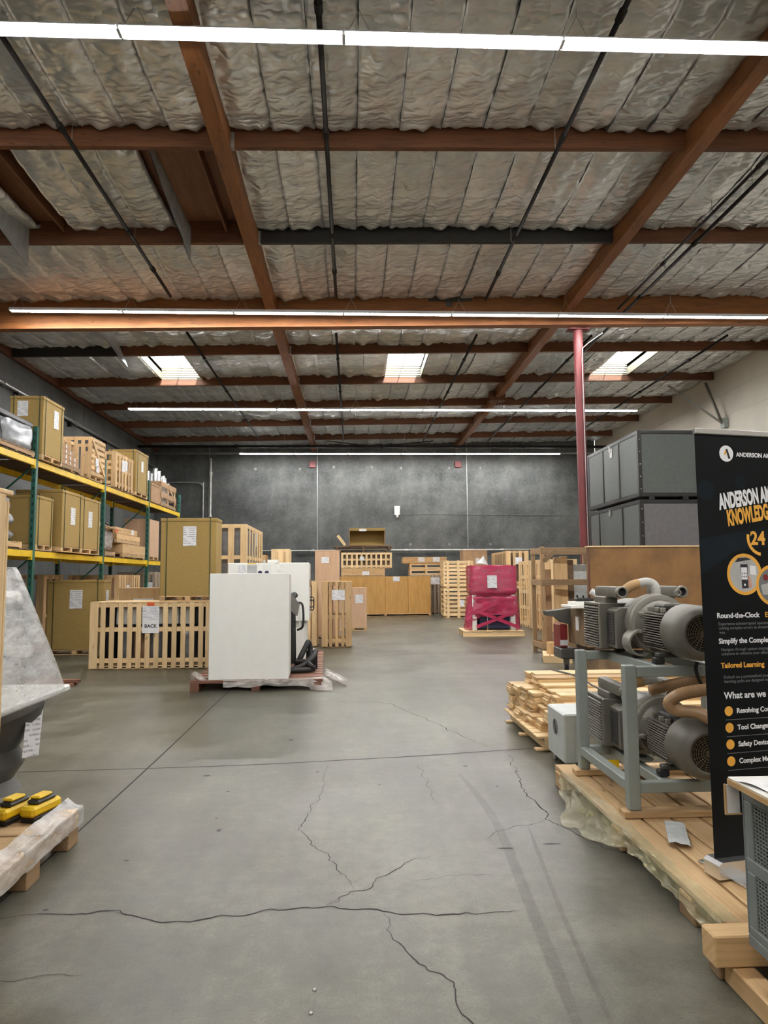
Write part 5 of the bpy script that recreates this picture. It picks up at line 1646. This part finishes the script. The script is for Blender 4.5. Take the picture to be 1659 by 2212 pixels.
def make_pump(label, loc):
    t = thing('vacuum_pump', label, 'pump', loc, 0, 'vacuum pumps')
    Y = (0, 1, 0)
    G().lathe([(0.012, 0.105), (0.0, 0.118), (0.004, 0.130), (0.022, 0.150), (0.055, 0.163), (0.10, 0.166), (0.25, 0.168), (0.255, 0.160), (0.255, 0.12)], (0, 0, 0), Y, 36, cap=False).build('fan_cowl', 'pump', t, True, auto=50)
    G().lathe([(0.03, 0.108), (0.035, 0.108)], (0, 0, 0), Y, 30).build('cowl_cavity', 'hole', t)
    gd = G()
    for r in (0.018, 0.036, 0.051, 0.066, 0.080, 0.093, 0.104):
        gd.lathe([(0.008, r - 0.0016), (0.011, r - 0.0016), (0.011, r + 0.0016), (0.008, r + 0.0016), (0.008, r - 0.0016)], (0, 0, 0), Y, 30, cap=False)
    for k in range(20):
        a = 2 * math.pi * k / 20
        gd.tube([(0.012 * math.cos(a), 0.010, 0.012 * math.sin(a)), (0.106 * math.cos(a), 0.010, 0.106 * math.sin(a))], 0.0016, 4)
    gd.lathe([(0.004, 0.010), (0.012, 0.012)], (0, 0, 0), Y, 12)
    gd.build('fan_guard', 'guard', t)
    G().lathe([(0.24, 0.118), (0.60, 0.118)], (0, 0, 0), Y, 28).build('motor_body', 'pump_dark', t, True, auto=50)
    for k in range(15):
        z = -0.118 + k * 0.0158
        hw = 0.152 if abs(z) < 0.1 else 0.135
        for s in (-1, 1):
            bd(t, 'cooling_fin', 'pump_light', min(s * 0.09, s * hw), max(s * 0.09, s * hw), 0.262, 0.575, z - 0.0026, z + 0.0026, 0)
    for k in range(7):
        x = -0.07 + k * 0.023
        bd(t, 'cooling_fin', 'pump_dark', x - 0.0026, x + 0.0026, 0.262, 0.575, 0.085, 0.142, 0)
    bd(t, 'terminal_box', 'pump_dark', -0.10, 0.06, 0.33, 0.50, 0.12, 0.165, 0.012)
    for y in (0.30, 0.40, 0.52):
        bd(t, 'fixing_lug', 'pump_light', -0.135, -0.105, y - 0.012, y + 0.012, 0.112, 0.142, 0.004)
    for a in (2.6, 3.3, 4.1, 0.5):
        bd(t, 'fixing_lug', 'pump_light', 0.165 * math.cos(a) - 0.014, 0.165 * math.cos(a) + 0.014, 0.585, 0.635, 0.165 * math.sin(a) - 0.014, 0.165 * math.sin(a) + 0.014, 0.005)
    G().lathe([(0.575, 0.125), (0.59, 0.145), (0.63, 0.165), (0.65, 0.175)], (0, 0, 0.008), Y, 32).build('motor_bell', 'pump', t, True, auto=50)
    G().lathe([(0.65, 0.185), (0.655, 0.196), (0.70, 0.198), (0.705, 0.188), (0.715, 0.188), (0.72, 0.198), (0.725, 0.200), (0.785, 0.200), (0.79, 0.19)], (0, 0, 0.02), Y, 40).build('flange_ring', 'pump_light', t, True, auto=40)
    G().lathe([(0.79, 0.185), (0.95, 0.185), (0.96, 0.17), (1.3, 0.165), (1.32, 0.14)], (0, 0, 0.01), Y, 32).build('pump_body', 'pump', t, True, auto=40)
    # half round guard under the coupling, open towards the motor
    ar = G()
    n = 18
    V, Fc = [], []
    for i in range(n + 1):
        a = math.radians(70 + 235 * i / n)
        for y, r in ((0.60, 0.088), (0.73, 0.092), (0.73, 0.080), (0.60, 0.076)):
            V.append((-0.15 + r * math.cos(a), y, -0.105 + r * math.sin(a)))
    for i in range(n):
        for q in range(4):
            Fc.append((i * 4 + q, i * 4 + (q + 1) % 4, i * 4 + 4 + (q + 1) % 4, i * 4 + 4 + q))
    Fc += [(0, 1, 2, 3), (n * 4 + 3, n * 4 + 2, n * 4 + 1, n * 4)]
    ar.add(V, Fc).build('coupling_guard', 'pump_light', t, True, auto=40)
    # filter box with a mesh window, then the louvred exhaust box
    g = G()
    g.prism([(-0.25, -0.16), (0.15, -0.16), (0.15, 0.12), (-0.21, 0.12), (-0.25, 0.10)], 0.80, 1.0)
    g.build('filter_box', 'pump', t)
    bd(t, 'mesh_window', 'pump_dark', -0.256, -0.2505, 0.85, 0.985, -0.14, 0.085)
    for k in range(12):
        z = -0.13 + k * 0.0185
        bd(t, 'mesh_wire', 'rubber', -0.2585, -0.2565, 0.855, 0.98, z - 0.003, z + 0.003, 0)
    g = G()
    g.prism([(-0.275, -0.175), (0.25, -0.175), (0.25, 0.14), (-0.275, 0.14)], 1.004, 1.40)
    g.build('exhaust_box', 'pump', t)
    bd(t, 'box_rim', 'pump', -0.30, 0.0, 1.003, 1.055, -0.182, 0.15, 0.006)
    bd(t, 'louvre_cavity', 'hole', -0.281, -0.2755, 1.06, 1.385, -0.165, 0.125, 0)
    for k in range(15):
        z = -0.155 + k * 0.0192
        o = bd(t, 'louvre', 'pump_light', -0.306, -0.284, 1.058, 1.39, z - 0.0028, z + 0.0028, 0)
        o.rotation_euler = (0, math.radians(-24), 0)
    bd(t, 'louvre_frame', 'pump', -0.30, -0.277, 1.056, 1.40, 0.127, 0.15, 0.004)
    bd(t, 'louvre_frame', 'pump', -0.30, -0.277, 1.056, 1.40, -0.182, -0.167, 0.004)
    bd(t, 'louvre_frame', 'pump', -0.30, -0.277, 1.392, 1.405, -0.166, 0.126, 0.004)
    for k, (x, y0, y1) in enumerate(((-0.20, 0.80, 1.30), (0.225, 0.80, 1.36))):
        s = G()
        out = []
        for q in range(16):
            a = 2 * math.pi * q / 16
            out.append((0.043 * max(-0.92, min(0.92, math.cos(a) * 1.15)) + x, 0.230 + 0.043 * max(-0.92, min(0.92, math.sin(a) * 1.15))))
        s.prism(out, y0 + 0.03, y1)
        o = s.build('exhaust_silencer', 'pump', t, True, auto=35)
        G().lathe([(0.0, 0.030), (0.0, 0.038), (0.006, 0.043), (0.03, 0.044), (0.031, 0.03), (0.03, 0.028), (0.004, 0.028), (0.0, 0.030)], (x, y0, 0.230), Y, 22, cap=False).build('outlet_rim', 'pump_light', o, True, auto=40)
        G().lathe([(0.016, 0.0285), (0.018, 0.0285)], (x, y0, 0.230), Y, 18).build('outlet_bore', 'hole', o)
        bd(t, 'silencer_stand', 'pump', x - 0.05, x + 0.04, y0 + 0.22, y1 - 0.01, 0.141, 0.195, 0.006)
    G().tube(spline([(0.06, 0.86, 0.185), (0.06, 0.86, 0.25), (0.045, 0.87, 0.285), (-0.0, 0.88, 0.30), (-0.05, 0.89, 0.29)], 6), 0.032, 14).build('pipe_elbow', 'pvc', t, True)
    G().tube([(0.06, 0.86, 0.18), (0.06, 0.86, 0.215)], 0.038, 14).build('elbow_collar', 'pvc', t, True, auto=40)
    G().tube(spline([(-0.045, 0.89, 0.291), (-0.10, 0.90, 0.275), (-0.15, 0.92, 0.235)], 5), 0.034, 14).build('hose_stub', 'ply_light', t, True)
    e = G()
    for k in range(12):
        a = 2 * math.pi * k / 12
        e.tube([(0.17 + 0.02 * math.cos(a), 0.75, 0.225 + 0.02 * math.sin(a)), (0.17 + 0.02 * math.cos(a + 0.56), 0.75, 0.225 + 0.02 * math.sin(a + 0.56))], 0.006, 6)
    e.build('lifting_eye', 'pump_light', t, True)
    for x, y in ((-0.15, 0.70), (0.19, 0.70), (-0.15, 1.05), (0.19, 1.05)):
        bd(t, 'rubber_foot', 'rubber', x - 0.032, x + 0.032, y - 0.03, y + 0.03, -0.208, -0.168, 0.006)
    bd(t, 'motor_foot', 'pump_dark', -0.16, 0.2, 0.30, 0.37, -0.168, -0.14, 0.006)
    for x in (-0.15, 0.19):
        bd(t, 'rubber_foot', 'rubber', x - 0.032, x + 0.032, 0.305, 0.365, -0.208, -0.169, 0.006)
    return t
p1 = make_pump('upper grey vacuum pump with louvred box and domed motor fan cowl', (2.068, 4.16, 1.256))
p1.rotation_euler = (0, 0, math.radians(-1.7))
p2 = copy_tree(p1)
p2.location = (2.068, 4.16, 0.567)
p2['label'] = 'lower grey vacuum pump, half hidden behind beige hoses and frame posts'
t = thing('ribbed_hose', 'thick beige ribbed hose folded back above the lower pump', 'hose', (2.1, 4.3, 0.8))
G().tube(spline([(0.50, 0.0, 0.10), (0.2, -0.03, 0.125), (0.0, -0.03, 0.115), (-0.15, -0.03, 0.09), (-0.21, -0.02, 0.04), (-0.17, -0.03, -0.0), (-0.06, -0.10, -0.01), (0.05, -0.22, -0.085)], 12), 0.036, 14, ribs=0.06).build('hose_length', 'hose', t, True)
t = thing('ribbed_hose', 'second beige ribbed hose, passing behind the folded one', 'hose', (2.1, 4.6, 0.82))
G().tube(spline([(0.50, 0.0, 0.12), (0.2, 0.0, 0.12), (0.0, 0.0, 0.09), (-0.19, 0.0, 0.045)], 14), 0.034, 14, ribs=0.06).build('hose_length', 'hose', t, True)
t = thing('motor_cable', 'thick black cable hanging down from the upper pump motor', 'cable', (2.10, 4.335, 1.075))
G().tube(spline([(0, 0, 0.0), (-0.01, -0.0, -0.05), (0.02, 0.0, -0.14), (0.06, 0.0, -0.2)], 6), 0.012, 8).build('cable', 'black', t, True)
t = thing('warning_plate', 'small yellow warning plate low beside the louvred lower pump box', 'sign', (1.78, 5.12, 0.152))
bd(t, 'plate', 'yellow', 0, 0.10, 0, 0.004, 0.09, 0.15, 0)
bd(t, 'plate_stand', 'steel', 0.045, 0.055, 0.005, 0.015, 0.0, 0.14, 0)

# yellowish sheet that hangs over the pallet edge
def f4(s, t):
    y = 5.35 - 2.29 * s
    reach = max(0.0, math.sin(min(1, max(0, (s - 0.05) / 0.52)) * math.pi)) ** 0.7 * (0.85 + 0.5 * nz(y * 3.7, 1, 9))
    wv = nz(y * 5.5, t * 3, 2)
    if t < 0.45:
        q = t / 0.45
        x = 1.612 - 0.072 * q
        z = 0.156 + 0.012 * abs(nz(x * 9, y * 8, 1)) + 0.045 * max(0, nz(x * 4, y * 3.1, 6)) * (1 - q)
    else:
        q = (t - 0.45) / 0.55
        x = 1.535 - 0.035 * q - 0.13 * reach * q * q - 0.035 * abs(wv) * q - 0.03 * q * nz(y * 9, 3, 3)
        drop = (0.05 + 0.11 * reach) if reach > 0.02 else 0.05
        z = 0.158 - drop * min(1, q * 1.25) + 0.03 * wv * (1 - 0.4 * q) + 0.02 * abs(nz(y * 13, t * 7, 5)) * q
    return (x + 0.012 * nz(y * 14, t * 9, 3), y, max(0.004, z + 0.006 * nz(y * 18, t * 14, 8)))
cloth('yellow_sheet', 'yellowish clear plastic sheet hanging over the long pallet edge', 'plastic sheet', f4, 80, 30, 'film_yellow')
def f5(s, t):
    c, d = math.cos(-0.55), math.sin(-0.55)
    u, v = (s - 0.5) * 0.11, (t - 0.5) * 0.40
    return (1.80 + u * c - v * d * 0.6, 4.05 + u * d + v * c, 0.172 + 0.006 * math.sin(s * math.pi) + 0.006 * nz(u * 30, v * 22, 3))
cloth('white_packet', 'crinkled white packet lying on the plastic covered pallet', 'packet', f5, 12, 24, 'packet')

# ------------------------------------------------------------------ roll-up banner
BA = math.radians(12)
t = thing('floor_banner', 'tall black roll up banner with white and orange print', 'banner', (1.735, 3.50, 0.152), BA)
bw = 0.86
g = G()
g.prism([(-0.02, 0.012), (-0.02, 0.075), (0.0, 0.09), (bw, 0.09), (bw + 0.02, 0.075), (bw + 0.02, 0.012)], -0.055, 0.055)
g.build('base_cassette', 'silver', t)
for x in (0.05, bw - 0.16):
    bd(t, 'foot_plate', 'silver', x, x + 0.11, -0.19, 0.19, 0.0, 0.0115, 0.003)
bd(t, 'print_sheet', 'banner', 0.0, bw, -0.002, 0.002, 0.09, 2.165, 0)
bd(t, 'top_rail', 'silver', -0.004, bw + 0.004, -0.012, 0.012, 2.165, 2.195, 0.004)
G().tube([(bw / 2, 0.05, 0.0), (bw / 2, 0.02, 2.16)], 0.01, 8).build('back_pole', 'steel', t)
def disc(parent, u, z, r, mat, name, y=-0.0028, n=32, r_in=0.0, a0=0, a1=360):
    V, Fc = [], []
    for k in range(n + 1):
        a = math.radians(a0 + (a1 - a0) * k / n)
        V.append((u + r * math.cos(a), y, z + r * math.sin(a)))
        V.append((u + r_in * math.cos(a), y, z + r_in * math.sin(a)))
    for k in range(n):
        Fc.append((2 * k, 2 * k + 1, 2 * k + 3, 2 * k + 2))
    return mesh_obj(name, V, Fc, mat, parent)
def poly(parent, pts, mat, name, y=-0.003):
    return mesh_obj(name, [(u, y, z) for u, z in pts], [tuple(range(len(pts)))], mat, parent)
ZB = -0.152
# dark tonal shapes printed over the black
poly(t, [(0.0, 1.60 + ZB), (0.0, 1.78 + ZB), (0.3, 1.83 + ZB), (0.6, 1.86 + ZB), (bw, 1.84 + ZB), (bw, 1.7 + ZB), (0.5, 1.76 + ZB), (0.2, 1.72 + ZB)], 'banner_navy', 'tonal_print', -0.0024)
disc(t, 0.05, 2.03 + ZB, 0.05, 'banner_navy', 'tonal_print', -0.0024)
disc(t, 0.26, 2.08 + ZB, 0.035, 'banner_navy', 'tonal_print', -0.0024)
# emblem: white disc with a black slash and a small orange wedge
lg = disc(t, 0.183, 2.222 + ZB, 0.042, 'ink_white', 'emblem_disc')
poly(lg, [(0.183 - 0.004, 2.246 + ZB), (0.183 + 0.008, 2.246 + ZB), (0.183 + 0.024, 2.196 + ZB), (0.183 + 0.010, 2.196 + ZB)], 'ink_dark', 'emblem_slash', -0.0034)
poly(lg, [(0.183 - 0.006, 2.244 + ZB), (0.183 - 0.016, 2.216 + ZB), (0.183 - 0.007, 2.214 + ZB), (0.183 + 0.001, 2.226 + ZB)], 'ink_orange', 'emblem_wedge', -0.0034)
text(t, 'ANDERSON AM', 0.031, 'ink_white', (0.243, -0.003, 2.209 + ZB), bold=0.0009, sx=0.95)
o = text(t, 'ANDERSON AM', 0.108, 'ink_white', (0.128, -0.003, 1.935 + ZB), bold=0.005, sx=0.42, shear=0.15, rot=(math.pi / 2, math.radians(-9), 0))
o = text(t, 'KNOWLEDG', 0.108, 'ink_orange', (0.172, -0.003, 1.852 + ZB), bold=0.005, sx=0.41, shear=0.15, rot=(math.pi / 2, math.radians(-9), 0))
text(t, '24', 0.095, 'ink_orange', (0.302, -0.003, 1.757 + ZB), bold=0.003, sx=0.95)
disc(t, 0.372, 1.79 + ZB, 0.092, 'ink_orange', 'swoosh', r_in=0.076, a0=168, a1=262)
ring = disc(t, 0.256, 1.605 + ZB, 0.105, 'ink_orange', 'photo_ring', r_in=0.088, n=40)
pic = disc(t, 0.256, 1.605 + ZB, 0.0885, 'ink_pale', 'round_photo', -0.0026, n=40)
for pts, m, y in (([(0.20, 1.665), (0.30, 1.68), (0.27, 1.69), (0.22, 1.688)], 'ink_dark', -0.0030),
               ([(0.232, 1.655), (0.276, 1.655), (0.276, 1.535), (0.238, 1.533)], 'ink_dark', -0.0031),
               ([(0.236, 1.640), (0.272, 1.640), (0.272, 1.578), (0.236, 1.578)], 'ink_white', -0.0033),
               ([(0.277, 1.60), (0.292, 1.585), (0.296, 1.54), (0.277, 1.535)], 'ink_skin', -0.0031),
               ([(0.29, 1.65), (0.325, 1.645), (0.325, 1.60), (0.29, 1.605)], 'ink_white', -0.0030)):
    poly(pic, [(u, z + ZB) for u, z in pts], m, 'photo_detail', y)
for i in range(3):
    for j in range(2):
        poly(pic, [(0.240 + 0.011 * i, 1.605 - 0.016 * j + ZB), (0.247 + 0.011 * i, 1.605 - 0.016 * j + ZB), (0.247 + 0.011 * i, 1.613 - 0.016 * j + ZB), (0.240 + 0.011 * i, 1.613 - 0.016 * j + ZB)], 'ink_grey', 'photo_detail', -0.0035)
disc(pic, 0.254, 1.552 + ZB, 0.006, 'ink_white', 'photo_detail', -0.0035, 12)
ring = disc(t, 0.425, 1.548 + ZB, 0.105, 'ink_orange', 'photo_ring', r_in=0.088, n=40, y=-0.0036)
pic = disc(t, 0.425, 1.548 + ZB, 0.0885, 'ink_grey', 'round_photo', -0.0034, n=40)
poly(pic, [(0.35, 1.55 + ZB), (0.40, 1.56 + ZB), (0.41, 1.50 + ZB), (0.36, 1.50 + ZB)], 'ink_pale', 'photo_detail', -0.0038)
disc(pic, 0.382, 1.588 + ZB, 0.016, 'red_enamel', 'photo_detail', -0.0039, 14)
o = text(t, 'Round-the-Clock', 0.036, 'ink_white', (0.078, -0.003, 1.388 + ZB), bold=0.0009)
text(t, 'Expe', 0.036, 'ink_orange', (0.365, -0.003, 1.388 + ZB), bold=0.0009)
text(t, 'Simplify the Complex', 0.036, 'ink_white', (0.082, -0.003, 1.262 + ZB), bold=0.0009)
text(t, 'Tailored Learning', 0.036, 'ink_orange', (0.088, -0.003, 1.142 + ZB), bold=0.0009)
text(t, 'for', 0.036, 'ink_white', (0.372, -0.003, 1.142 + ZB), bold=0.0009)
for body, z in (('Experience uninterrupted operatio', 1.352), ('solving complex errors to streamli', 1.331), ('way.', 1.310), ('Navigate through system messag', 1.225), ('solutions to enhance your efficien', 1.204), ('Embark on a personalized journey', 1.090), ('learning paths are designed to', 1.069)):
    text(t, body, 0.0215, 'ink_grey', (0.085 + (1.35 - z) * 0.06, -0.003, z + ZB))
text(t, 'What are we', 0.046, 'ink_white', (0.098, -0.003, 0.992 + ZB), bold=0.0011)
text(t, 'o', 0.046, 'ink_orange', (0.378, -0.003, 0.992 + ZB), bold=0.0011)
for i, body in enumerate(('Resolving Contro', 'Tool Changer Al', 'Safety Device In', 'Complex Mech')):
    z = 0.932 - 0.0805 * i
    disc(t, 0.120, z + ZB, 0.024, 'ink_orange', 'round_bullet', n=20)
    text(t, body, 0.034, 'ink_white', (0.166, -0.003, z - 0.012 + ZB), bold=0.0009)
    poly(t, [(0.10, z - 0.044 + ZB), (0.78, z - 0.044 + ZB), (0.78, z - 0.041 + ZB), (0.10, z - 0.041 + ZB)], 'ink_grey', 'divider_line')

# ------------------------------------------------------------------ grey cabinet on its skid, at the edge of the view
t = thing('timber_skid', 'rough timber skid of square bearers under the grey cabinet', 'skid', (1.43, 1.46, 0))
for x in (0.08, 0.72):
    bd(t, 'runner', 'pine', x - 0.045, x + 0.045, 0.0, 1.46, 0.0, 0.085, 0.005)
for y in (0.15, 1.44):
    bd(t, 'square_bearer', 'pine', -0.035, 0.85, y - 0.055, y + 0.055, 0.087, 0.205, 0.006)
bd(t, 'end_block', 'pine_old', 0.02, 0.14, 1.465, 1.56, 0.0, 0.085, 0.005)
t = thing('grey_cabinet', 'grey steel cabinet with perforated side panels beside the banner', 'cabinet', (1.495, 2.02, 0.207))
cw, cd, ch = 0.6, 0.76, 0.60
bd(t, 'top_panel', 'cab_grey', 0, cw, 0, cd, ch - 0.012, ch, 0.003)
bd(t, 'base_panel', 'cab_grey', 0, cw, 0, cd, 0, 0.04, 0.003)
bd(t, 'back_panel', 'cab_grey', 0.0, cw, cd - 0.012, cd, 0.041, ch - 0.013, 0.003)
bd(t, 'front_panel', 'cab_grey', 0.0, cw, 0.0, 0.012, 0.041, ch - 0.013, 0.003)
for z0, z1 in ((0.041, 0.075), (0.275, 0.325), (0.535, ch - 0.013)):
    bd(t, 'side_rail', 'cab_grey', 0.0, 0.014, 0.0125, cd - 0.0125, z0, z1, 0.003)
for y0, y1 in ((0.0125, 0.09), (cd - 0.07, cd - 0.0125)):
    for z0, z1 in ((0.0755, 0.2745), (0.3255, 0.5345)):
        bd(t, 'side_stile', 'cab_grey', 0.0, 0.014, y0, y1, z0, z1, 0.003)
bd(t, 'dark_inside', 'hole', 0.03, cw - 0.02, 0.02, cd - 0.02, 0.05, ch - 0.03, 0)
for z0, z1 in ((0.0755, 0.2745), (0.3255, 0.5345)):
    g = G()
    y = 0.09
    while y < cd - 0.07:
        g.box(0.004, 0.009, y, y + 0.006, z0, z1)
        y += 0.0195
    z = z0
    while z < z1:
        g.box(0.0035, 0.0085, 0.09, cd - 0.07, z, z + 0.0045)
        z += 0.0135
    o = g.build('perforated_panel', 'cab_grey', t, fix=False)
    o['kind'] = 'stuff'
t = thing('table_board', 'white topped board with a raw wood edge on the grey cabinet', 'board', (1.42, 1.98, 0.809))
bd(t, 'white_face', 'white', 0.003, 0.72, 0.0, 0.757, 0.022, 0.028, 0.001)
bd(t, 'wood_core', 'ply_light', 0.0, 0.72, 0.0, 0.76, 0.0, 0.0215, 0.001)
t = thing('edge_panel', 'small wood edged white panel hanging at the board end', 'panel', (1.418, 2.742, 0.70))
bd(t, 'panel_face', 'paper', 0.0, 0.05, 0.001, 0.008, 0.0, 0.105, 0.0)
bd(t, 'panel_edge', 'ply_light', -0.006, 0.0, 0.0, 0.01, -0.006, 0.107, 0)
bd(t, 'panel_edge', 'ply_light', 0.0, 0.056, 0.0, 0.01, -0.006, -0.0005, 0)
for k, (x, y, rz, m) in enumerate(((1.56, 2.55, 0.25, 'paper'), (1.66, 2.46, -0.1, 'mint'), (1.64, 2.50, 0.5, 'paper'))):
    o = G().grid(lambda s, q: ((s - 0.5) * 0.22, (q - 0.5) * 0.3, 0.002 + 0.006 * k + 0.012 * max(0, nz(s * 2, q * 2, k))), 8, 8).build('paper_sheet', m, None, True, fix=False)
    o.location = (x, y, 0.8395)
    o.rotation_euler = (0, 0, rz)
    tag(o, ['lowest white paper sheet lying on the white topped board', 'mint green printed sheet among the papers on the board', 'topmost white sheet lying crooked over the mint one'][k], 'paper', 'papers on the board')

# ------------------------------------------------------------------ film wrapped machine and crate at the other edge of the view
t = thing('skid_pallet', 'pine pallet with film over it, below the film wrapped machine', 'pallet', (-1.69, 3.2, 0))
n = 6
for i in range(n):
    y = i * 1.42 / n
    bd(t, 'deck_board', 'pine', -1.5, 0.0, y + 0.01, y + 1.42 / n - 0.01, 0.165, 0.20)
for x in (-0.05, -0.75, -1.45):
    bd(t, 'runner', 'pine', x - 0.05, x + 0.05, 0.0, 1.42, 0.10, 0.164, 0.004)
    for y in (0.08, 0.80, 1.34):
        bd(t, 'foot_block', 'pine_old', x - 0.05, x + 0.05, y - 0.08, y + 0.08, 0, 0.099, 0.004)
t = thing('film_wrapped_machine', 'tall machine tool under a clear film tent, white head and table', 'machine', (-2.2, 3.9, 0.202))
lump(t, 'base_casting', 'grey_bag', -0.25, 0.30, -0.35, 0.35, 0.0, 0.30, 0.05, 3, 4)
lump(t, 'silver_wrap', 'silver_film', -0.2, 0.40, -0.3, 0.36, 0.24, 0.44, 0.06, 8, 5)
G().lathe([(0.28, 0.26), (0.34, 0.22), (0.42, 0.27), (0.50, 0.24), (0.58, 0.28), (0.66, 0.34), (0.72, 0.36)], (0.15, 0.1, 0), (0, 0, 1), 20).build('bellows', 'pump_dark', t, True, auto=40)
bd(t, 'table', 'white', -0.45, 0.50, -0.5, 0.55, 0.735, 0.775, 0.01)
bd(t, 'table_underside', 'cab_grey', -0.35, 0.42, -0.42, 0.45, 0.70, 0.7345, 0.01)
bd(t, 'column', 'white2', -0.42, -0.05, 0.1, 0.5, 0.776, 1.45, 0.02)
bd(t, 'spindle_head', 'white', 0.001, 0.36, -0.1, 0.22, 1.08, 1.34, 0.03)
bd(t, 'head_window', 'black', 0.24, 0.28, -0.104, -0.1005, 1.22, 1.28, 0.004)
bd(t, 'head_motor', 'cab_grey', 0.361, 0.385, 0.0, 0.15, 1.16, 1.28, 0.015)
bd(t, 'clamp_knob', 'white2', 0.28, 0.42, 0.1, 0.2, 0.99, 1.04, 0.025)
sheet(t, 0.47, 0.12, 0.575, 0.20, 0.24, 'R', 'print', 'label_sheet', 0.15)
def tent(s, q):
    a = 2 * math.pi * s
    c, d = math.cos(a), math.sin(a)
    k = (abs(c) ** 6 + abs(d) ** 6) ** (-1 / 6)
    zt = 1.47 - 0.71 * q
    r = 0.20 + 0.80 * q ** 0.92
    x = 0.24 - 0.22 * q + c * k * 0.50 * r
    y = 0.05 + d * k * 0.56 * r
    w = 0.02 * nz(c * 5 + d * 3, zt * 2, 1) * (1 - q * 0.5)
    return (x + c * w, y + d * w, zt)
G().grid(tent, 56, 22).build('film_tent', 'film_clear', t, True, fix=False)
def skirt(s, q):
    a = 2 * math.pi * s
    c, d = math.cos(a), math.sin(a)
    k = (abs(c) ** 5 + abs(d) ** 5) ** (-1 / 5)
    z = 0.77 - 0.45 * q
    r = 1.0 - 0.42 * min(1, q * 1.8) + 0.05 * math.sin(q * 14)
    w = 0.025 * nz(c * 6 + d * 4, z * 5, 4)
    return (0.02 + c * k * 0.50 * r + c * w, 0.05 + d * k * 0.58 * r + d * w, z)
G().grid(skirt, 56, 22).build('film_skirt', 'film_thin', t, True, fix=False)
for k, (x, y, rz) in enumerate(((-1.995, 4.42, -0.25), (-1.855, 4.46, -0.25))):
    t = thing('yellow_clamp', ['yellow and black tool block lying at the pallet front', 'second yellow and black tool block behind the first one'][k], 'tool', (x, y, 0.203), rz, 'yellow tool blocks on the film pallet')
    bd(t, 'tool_body', 'yellow', -0.05, 0.05, -0.13, 0.13, 0.03, 0.09, 0.015)
    bd(t, 'tool_grip', 'black', -0.04, 0.04, -0.08, 0.09, 0.0901, 0.115, 0.01)
    bd(t, 'tool_foot', 'black', -0.045, 0.045, -0.12, 0.12, 0.0, 0.029, 0.006)
    bd(t, 'tool_cap', 'yellow', -0.035, 0.035, -0.06, 0.06, 0.1155, 0.135, 0.008)
t = thing('paper_leaflet', 'paper leaflet under film on the pallet deck', 'paper', (-1.90, 3.62, 0.2025), 0.0)
bd(t, 'leaflet', 'paper', -0.1, 0.1, -0.14, 0.14, 0, 0.003, 0)
t = thing('green_tag', 'green and white tag lying beside the paper leaflet', 'paper', (-1.98, 4.0, 0.2025), -0.3)
bd(t, 'tag_sheet', 'mint', -0.08, 0.08, -0.06, 0.06, 0, 0.003, 0)
def f6(s, q):
    y = 3.22 + 1.42 * s
    x = -1.77 + 0.095 * min(1, q * 1.3)
    z = 0.225 - 0.015 * q + 0.05 * max(0, 1 - q * 2.4) * (0.6 + 0.4 * nz(y * 3, 1, 1))
    if q > 0.77:
        x = -1.673 + 0.012 * nz(y * 9, q * 6, 2)
        z = 0.21 - 0.10 * (q - 0.77) / 0.23
    return (x, y, z + 0.008 * nz(x * 14, y * 12, 3))
cloth('stretch_film', 'stretched clear film pulled tight over the pallet edge', 'film', f6, 40, 24, 'film_clear')
t = thing('tall_crate', 'tall pine crate whose corner posts stand at the edge of view', 'crate', (-1.94, 2.52, 0))
for x in (-0.45, 0.455):
    for y in (-0.45, 0.45):
        bd(t, 'corner_post', 'pine_pale', x - 0.05, x + 0.05, y - 0.045, y + 0.045, 0.1, 1.93, 0.006)
        bd(t, 'corner_board', 'pine_pale', x - 0.05, x + 0.05, y + (0.046 if y > 0 else -0.066), y + (0.066 if y > 0 else -0.046), 0.1, 1.93, 0.004)
for x in (0.506, -0.526):
    bd(t, 'corner_board', 'pine_pale', x, x + 0.02, 0.34, 0.44, 0.1, 1.95, 0.004)
    for z in (0.12, 1.0, 1.83):
        bd(t, 'side_rail', 'pine_pale', x, x + 0.02, -0.5, 0.335, z, z + 0.09, 0.004)
for i in range(7):
    y = -0.5 + i * 0.145
    bd(t, 'lid_board', 'pine_pale', -0.52, 0.525, y, y + 0.135, 1.951, 1.972, 0.004)
for y in (-0.4, 0.0, 0.4):
    bd(t, 'foot', 'pine', -0.5, 0.5, y - 0.045, y + 0.045, 0, 0.078, 0.004)
bd(t, 'floor_board', 'pine', -0.5, 0.5, -0.5, 0.5, 0.079, 0.099, 0.003)
